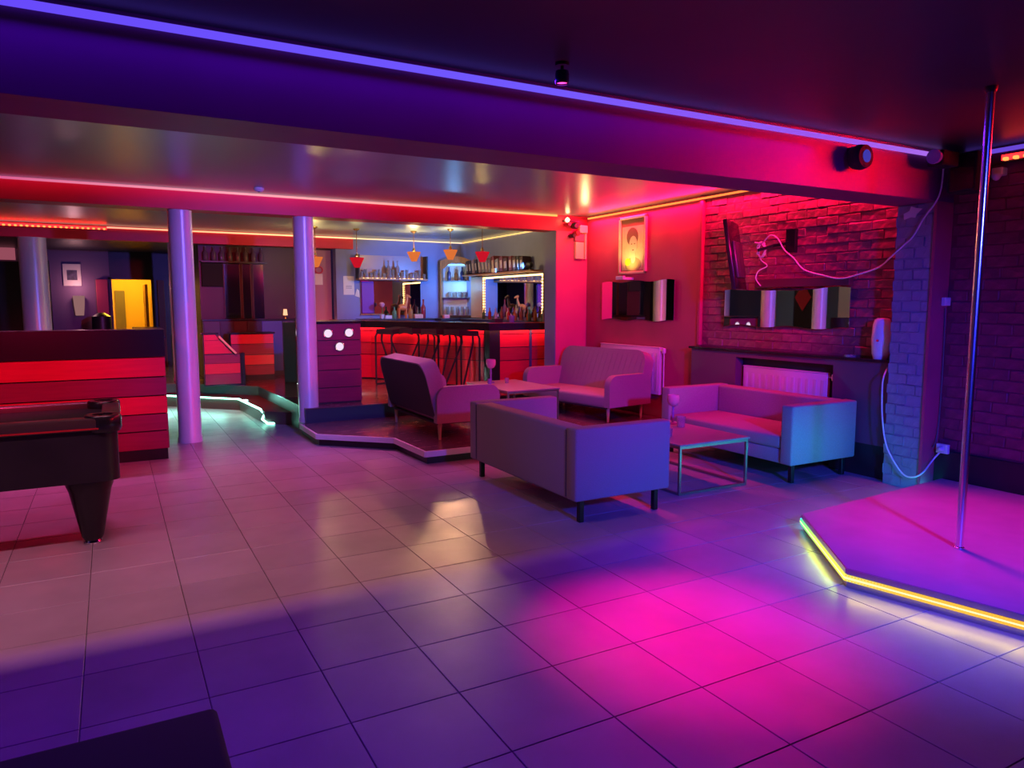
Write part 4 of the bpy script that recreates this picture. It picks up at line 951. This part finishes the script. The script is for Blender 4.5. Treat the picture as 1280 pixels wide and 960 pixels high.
# ================================================================== LIGHT FIXTURES
f1 = thing('ceiling_spotlight', 'small spotlight under the black ceiling in front of the deep beam', 'spotlight', (2.08, 3.24, 2.80))
MB().lathe([(.05, 0), (.05, -.02)], seg=18).obj('base', M_dark, f1, True)
MB().tube([(0, 0, -.02), (0, 0, -.06)], .012, 8).obj('stem', M_dark, f1)
MB().lathe([(.045, -.05), (.05, -.07), (.05, -.115), (.045, -.13)], seg=18, caps=False).obj('can', mat('blue_black_metal', (0.05, 0.06, 0.25), .15, metal=.8), f1, True)
MB().lathe([(.042, -.118), (.02, -.122)], seg=18).obj('lens', E_lens, f1)
f1.scale = (.72, .72, .8)
f2 = thing('party_light', 'round black party light on the face of the deep beam', 'party light', (4.78, 3.50, 2.63))
MB().lathe([(.03, -.05), (.075, -.03), (.09, .02), (.08, .07), (.05, .075)], seg=20).obj('housing', M_felt, f2, True, (0, 0, 0), (math.radians(90), 0, 0))
MB().lathe([(.045, .0765), (.03, .085), (.01, .088)], seg=20).obj('lens', E_lensb, f2, True, (0, 0, 0), (math.radians(90), 0, 0))
MB().box(-.015, .015, 0.0, .08, .03, .08, .003).obj('mount', M_dark, f2)
MB().lathe([(.008, 0), (.006, .02)], seg=8).obj('knob', M_pink, f2, False, (.11, -.02, .0))
f3 = thing('projector_light', 'black party projector with violet lens in the corner of the beam', 'party light', (5.62, 3.44, 2.70))
MB().box(-.01, .20, -.07, .06, -.06, .05, .012).obj('housing', M_felt, f3)
MB().lathe([(.045, 0), (.055, .03), (.055, .05)], seg=18).obj('lens_barrel', mat('violet_plastic', (0.25, 0.22, 0.8), .3), f3, True, (-.01, -.02, 0), (0, math.radians(-90), 0))
MB().box(.08, .11, .02, .12, -.01, .05).obj('mount', M_dark, f3)
f4 = thing('corner_speaker', 'black loudspeaker in the dark corner above the stage', 'speaker', (5.96, 3.36, 2.60))
MB().box(-.10, .10, -.10, .12, -.15, .15, .012).obj('cabinet', M_felt, f4)
MB().box(-.104, -.10, -.085, .10, -.135, .135, .002, 1).obj('grille', M_darksat, f4)
MB().bar((.0, .08, .0), (.10, .20, .05), .03).obj('mount', M_dark, f4)
f5 = thing('security_camera', 'small dome camera on the brick wall under the red batten', 'camera', (6.06, 3.22, 2.60))
MB().box(0.0, .08, -.04, .04, -.03, .03, .008).obj('bracket', M_whiteplastic, f5)
MB().lathe([(.035, 0), (.034, -.02), (.022, -.042), (.004, -.05)], seg=16).obj('dome', M_whiteplastic, f5, True, (0, 0, -.02))
f6 = thing('party_light_cluster', 'cluster of small party lights and wiring at the head of the rose pier', 'party light', (5.78, 8.80, 2.66))
for k, (dx, dz, r) in enumerate([(-.02, .05, .035), (.10, .03, .045), (.13, -.07, .04), (.06, -.11, .03)]):
    MB().lathe([(r * .6, -.05), (r, -.03), (r, .05), (r * .8, .06)], seg=14).obj('lamp_head', M_dark if k % 2 else mat('crimson_plastic', (0.45, 0.03, 0.05), .3), f6, True, (dx, 0, dz), (math.radians(90), 0, 0))
MB().lathe([(.022, 0), (.03, .03), (.012, .055)], seg=12).obj('bulb', E_bulb, f6, True, (-.04, -.03, .08))
MB().box(-.06, .20, .03, .07, .09, .11).obj('mount_rail', M_dark, f6)
f7 = thing('switch_box', 'cream switch box with trunking at the top of the rose pier', 'box', (6.0, 8.87, 2.40))
MB().box(-.08, .06, -.05, 0, -.17, .07, .006).obj('housing', mat('cream_plastic', (0.72, 0.60, 0.40), .4), f7)
MB().box(-.02, .12, -.06, 0, .20, .31, .006).obj('adapter', mat('cream_plastic', (0.72, 0.60, 0.40), .4), f7)
MB().box(.085, .115, -.04, 0, -.17, .20, .003).obj('trunking', mat('cream_plastic', (0.72, 0.60, 0.40), .4), f7)
MB().box(-.09, .07, -.05, 0, .08, .18, .006).obj('transformer', mat('rose_plastic', (0.6, 0.12, 0.2), .4), f7)
f8 = thing('smoke_detector', 'small white smoke detector under the satin ceiling before the red beam', 'detector', (1.49, 8.42, 2.84))
MB().lathe([(.055, 0), (.055, -.02), (.035, -.04)], seg=18).obj('housing', M_whiteplastic, f8, True); MB().lathe([(.015, -.04), (.01, -.046)], seg=10).obj('sensor', M_dark, f8)
f9 = thing('uv_flood_lamp', 'black ultraviolet flood lamp hanging at the rear of the dance floor', 'flood lamp', (2.4, -1.34, 2.55))
MB().box(-.14, .14, -.06, .06, -.10, .10, .012).obj('housing', M_dark, f9, False, None, (math.radians(20), 0, 0))
MB().tube([(0, 0, .08), (0, 0, .25)], .012, 8).obj('stem', M_dark, f9)
f10 = thing('unseen_lamp', 'small added red lamp hidden behind the deep beam', 'flood lamp', (-0.9, 4.0, 2.48))  # added housing, out of view, for the counter fill
MB().box(-.06, .06, -.06, .02, 0.0, .05, .008).obj('housing', M_dark, f10)
for nm, lab, loc in [('unseen_lamp', 'small added magenta lamp hidden behind the deep beam near the brick wall', (4.45, 4.0, 2.48)), ('unseen_lamp', 'small added violet lamp hidden behind the deep beam facing the columns', (2.20, 4.0, 2.48)), ('unseen_lamp', 'small added red lamp hidden behind the red beam facing the stair wall', (1.20, 9.22, 2.67)), ('unseen_lamp', 'small added red lamp hidden behind the red beam facing the bar front', (3.0, 9.22, 2.67))]:
    ff = thing(nm, lab, 'flood lamp', loc)  # added lamps, out of view, for the lounge, columns, stair wall and bar
    MB().box(-.06, .06, -.06, .02, 0.0, .05, .008).obj('housing', M_dark, ff); MB().box(-.045, .045, .02, .024, .006, .044).obj('lens', E_lens, ff)

# ================================================================== BACK ROOM DETAILS
pc = thing('framed_picture', 'small picture in a pale mount hanging on the mauve far wall', 'picture', (-0.61, 16.49, 2.14))
MB().box(-.15, .15, -.02, 0, -.21, .21, .004).obj('frame', M_paper, pc)
MB().box(-.085, .085, -.023, -.02, -.10, .09).obj('image', mat('dark_print', (0.10, 0.08, 0.14), .6, var=.6, scale=14), pc)
pn = thing('pale_panel', 'pale curved panel with an added glow under the small framed picture', 'lamp', (-0.52, 16.49, 1.36))
MB().lathe([(.07, 0), (.09, .2), (.10, .38)], seg=16).obj('shade', emis('pale_panel_glow', (0.55, 0.26, 0.26), .5), pn, True, (0, -.1, 0))  # panel made to glow so the far wall reads lighter
MB().box(-.02, .02, -.08, .0, .1, .2).obj('mount', M_dark, pn)
rd = struct(MB().box(-.22, -.02, 16.40, 16.49, .30, 2.06, .006).obj('door_4', mat('scarlet_door', (0.65, 0.06, 0.12), .5)), 'scarlet door leaf standing open beside the yellow doorway')
tag(MB().box(0.86, 0.98, 16.40, 16.49, .312, 2.06, .006).obj('wood_panel', mat('rust_panel', (0.30, 0.10, 0.05), .5)), 'narrow rust brown panel right of the yellow doorway', 'panel')
tag(MB().box(1.13, 1.17, 16.40, 16.49, .312, 2.06, .004).obj('mirror_edge', emis('mirror_edge_glow', (1.0, .75, .35), 1.2)), 'slim cream mirror edge with a painted glow behind the round column', 'light bar')  # bright edge of a mirror, its brightness put in as emission
wn = struct(MB().box(-2.6, -1.50, 16.44, 16.50, 2.40, 2.80).obj('window_1', emis('pink_lit_pane', (0.42, 0.10, 0.15), .7)), 'pinkish clerestory pane high on the far wall')
tag(MB().box(-2.4, -1.42, 16.20, 16.49, .312, 2.36, .01).obj('dark_cabinet', M_dark), 'tall dark cabinet standing against the far wall', 'cabinet')
tag(MB().box(-1.10, -0.97, 16.38, 16.49, .312, 2.40, .006).obj('dark_post', M_dark), 'black post at the edge of the mauve far wall', 'post')
tag(MB().lathe([(.13, 0), (.17, .05), (.16, .35), (.05, .42)], seg=18).obj('dark_stool', M_dark, None, True, (-0.15, 15.6, 1.0)), 'dark rounded bin in front of the scarlet door', 'bin')
pdst = tag(MB().box(-.5, .2, 15.3, 15.9, .312, 1.0, .01).obj('low_cabinet', M_dark), 'low black cabinet in the back room', 'cabinet')
# maroon wall: mirrors, tv, bottle shelf
for a, b_, l in [(1.74, 2.02, 'tall narrow mirror on the maroon wall beside the small television'), (2.04, 2.20, 'slim middle mirror on the maroon wall'), (2.22, 2.42, 'tall narrow mirror on the maroon wall nearest the silver column')]:
    t = thing('tall_mirror', l, 'mirror', (0, 0, 0))
    MB().box(a, b_, 13.475, 13.49, 1.33, 2.27).obj('mirror_glass', mat('dim_mirror', (0.45, 0.36, 0.40), .08, metal=1.0), t)
    MB().box(a, a + .015, 13.465, 13.498, 1.33, 2.28).box(b_ - .015, b_, 13.465, 13.498, 1.33, 2.28).obj('frame', M_maroon, t)
tv2 = thing('small_television', 'small black television on the maroon wall by the grey column', 'television', (1.56, 13.49, 1.88))
MB().box(-.17, .17, -.05, 0, 0, .40, .008).obj('panel', M_felt, tv2); MB().box(-.155, .155, -.053, -.05, .02, .385).obj('screen', M_felt, tv2)
sh = thing('bottle_shelf', 'dark shelf of bottles high on the maroon wall', 'shelf', (0, 0, 0))
MB().box(1.38, 2.46, 13.34, 13.5, 2.285, 2.31).obj('shelf_board', M_dark, sh)
bb = bottle_mesh('bottle', .24, .045, mat('smoky_glass', (0.10, 0.08, 0.11), .15))
for k in range(8): tag(link('bottle', bb, None, (1.46 + .13 * k, 13.42, 2.31)), 'smoky grey bottle, %s on the high maroon wall shelf counted from the television' % ORD[k], 'bottle', 'smoky bottles on the high shelf')
tl = thing('table_lamp', 'small lit table lamp beside the silver column', 'lamp', (2.74, 13.36, 1.32))
MB().lathe([(.03, 0), (.012, .02), (.012, .06)], seg=12).obj('stem', M_gold, tl); MB().lathe([(.04, .06), (.03, .17)], seg=14).obj('shade', emis('table_lamp_glow', (1.0, .45, .25), 1.5), tl)

# black bench at the lower left of the dance floor
bk = thing('black_bench', 'low black bench standing alone on the dance floor', 'bench', (0, 0, 0))
MB().box(-1.4, 0.205, 1.50, 2.105, 0.36, 0.45, .02, 3).obj('seat_pad', M_felt, bk, True)
MB().box(-1.37, 0.18, 1.53, 2.08, 0.03, 0.36, .006).obj('body', M_felt, bk)
for x in (-1.3, .10):
    for y in (1.6, 2.0): MB().box(x - .03, x + .03, y - .03, y + .03, 0, .03).obj('foot', M_blacksteel, bk)

# left wall seen in the mirrors
def wpanel(name, label, y0, y1, m, z0=0.3, z1=2.6):
    tag(MB().box(-3.198, -3.16, y0, y1, z0, z1, .004).obj(name, m), label, 'panel')
wpanel('pale_pilaster', 'pale lavender pilaster on the side wall near the back room', 13.45, 13.8, M_whiteplastic)
wpanel('blue_wall_panel', 'steel blue wall panel between pale pilasters', 12.88, 13.42, mat('steel_blue', (0.16, 0.30, 0.45), .5))
wpanel('black_wall_panel', 'black wall panel carrying the red diamond', 12.32, 12.86, M_dark)
wpanel('pale_pilaster', 'pale lavender pilaster beside the black diamond panel', 11.20, 11.57, M_whiteplastic)
tag(MB().plate([(-3.155, 12.59, 1.40), (-3.155, 12.84, 1.75), (-3.155, 12.59, 2.10), (-3.155, 12.34, 1.75)], (.012, 0, 0)).obj('red_diamond', M_redboard), 'large red diamond on the black wall panel', 'decoration')
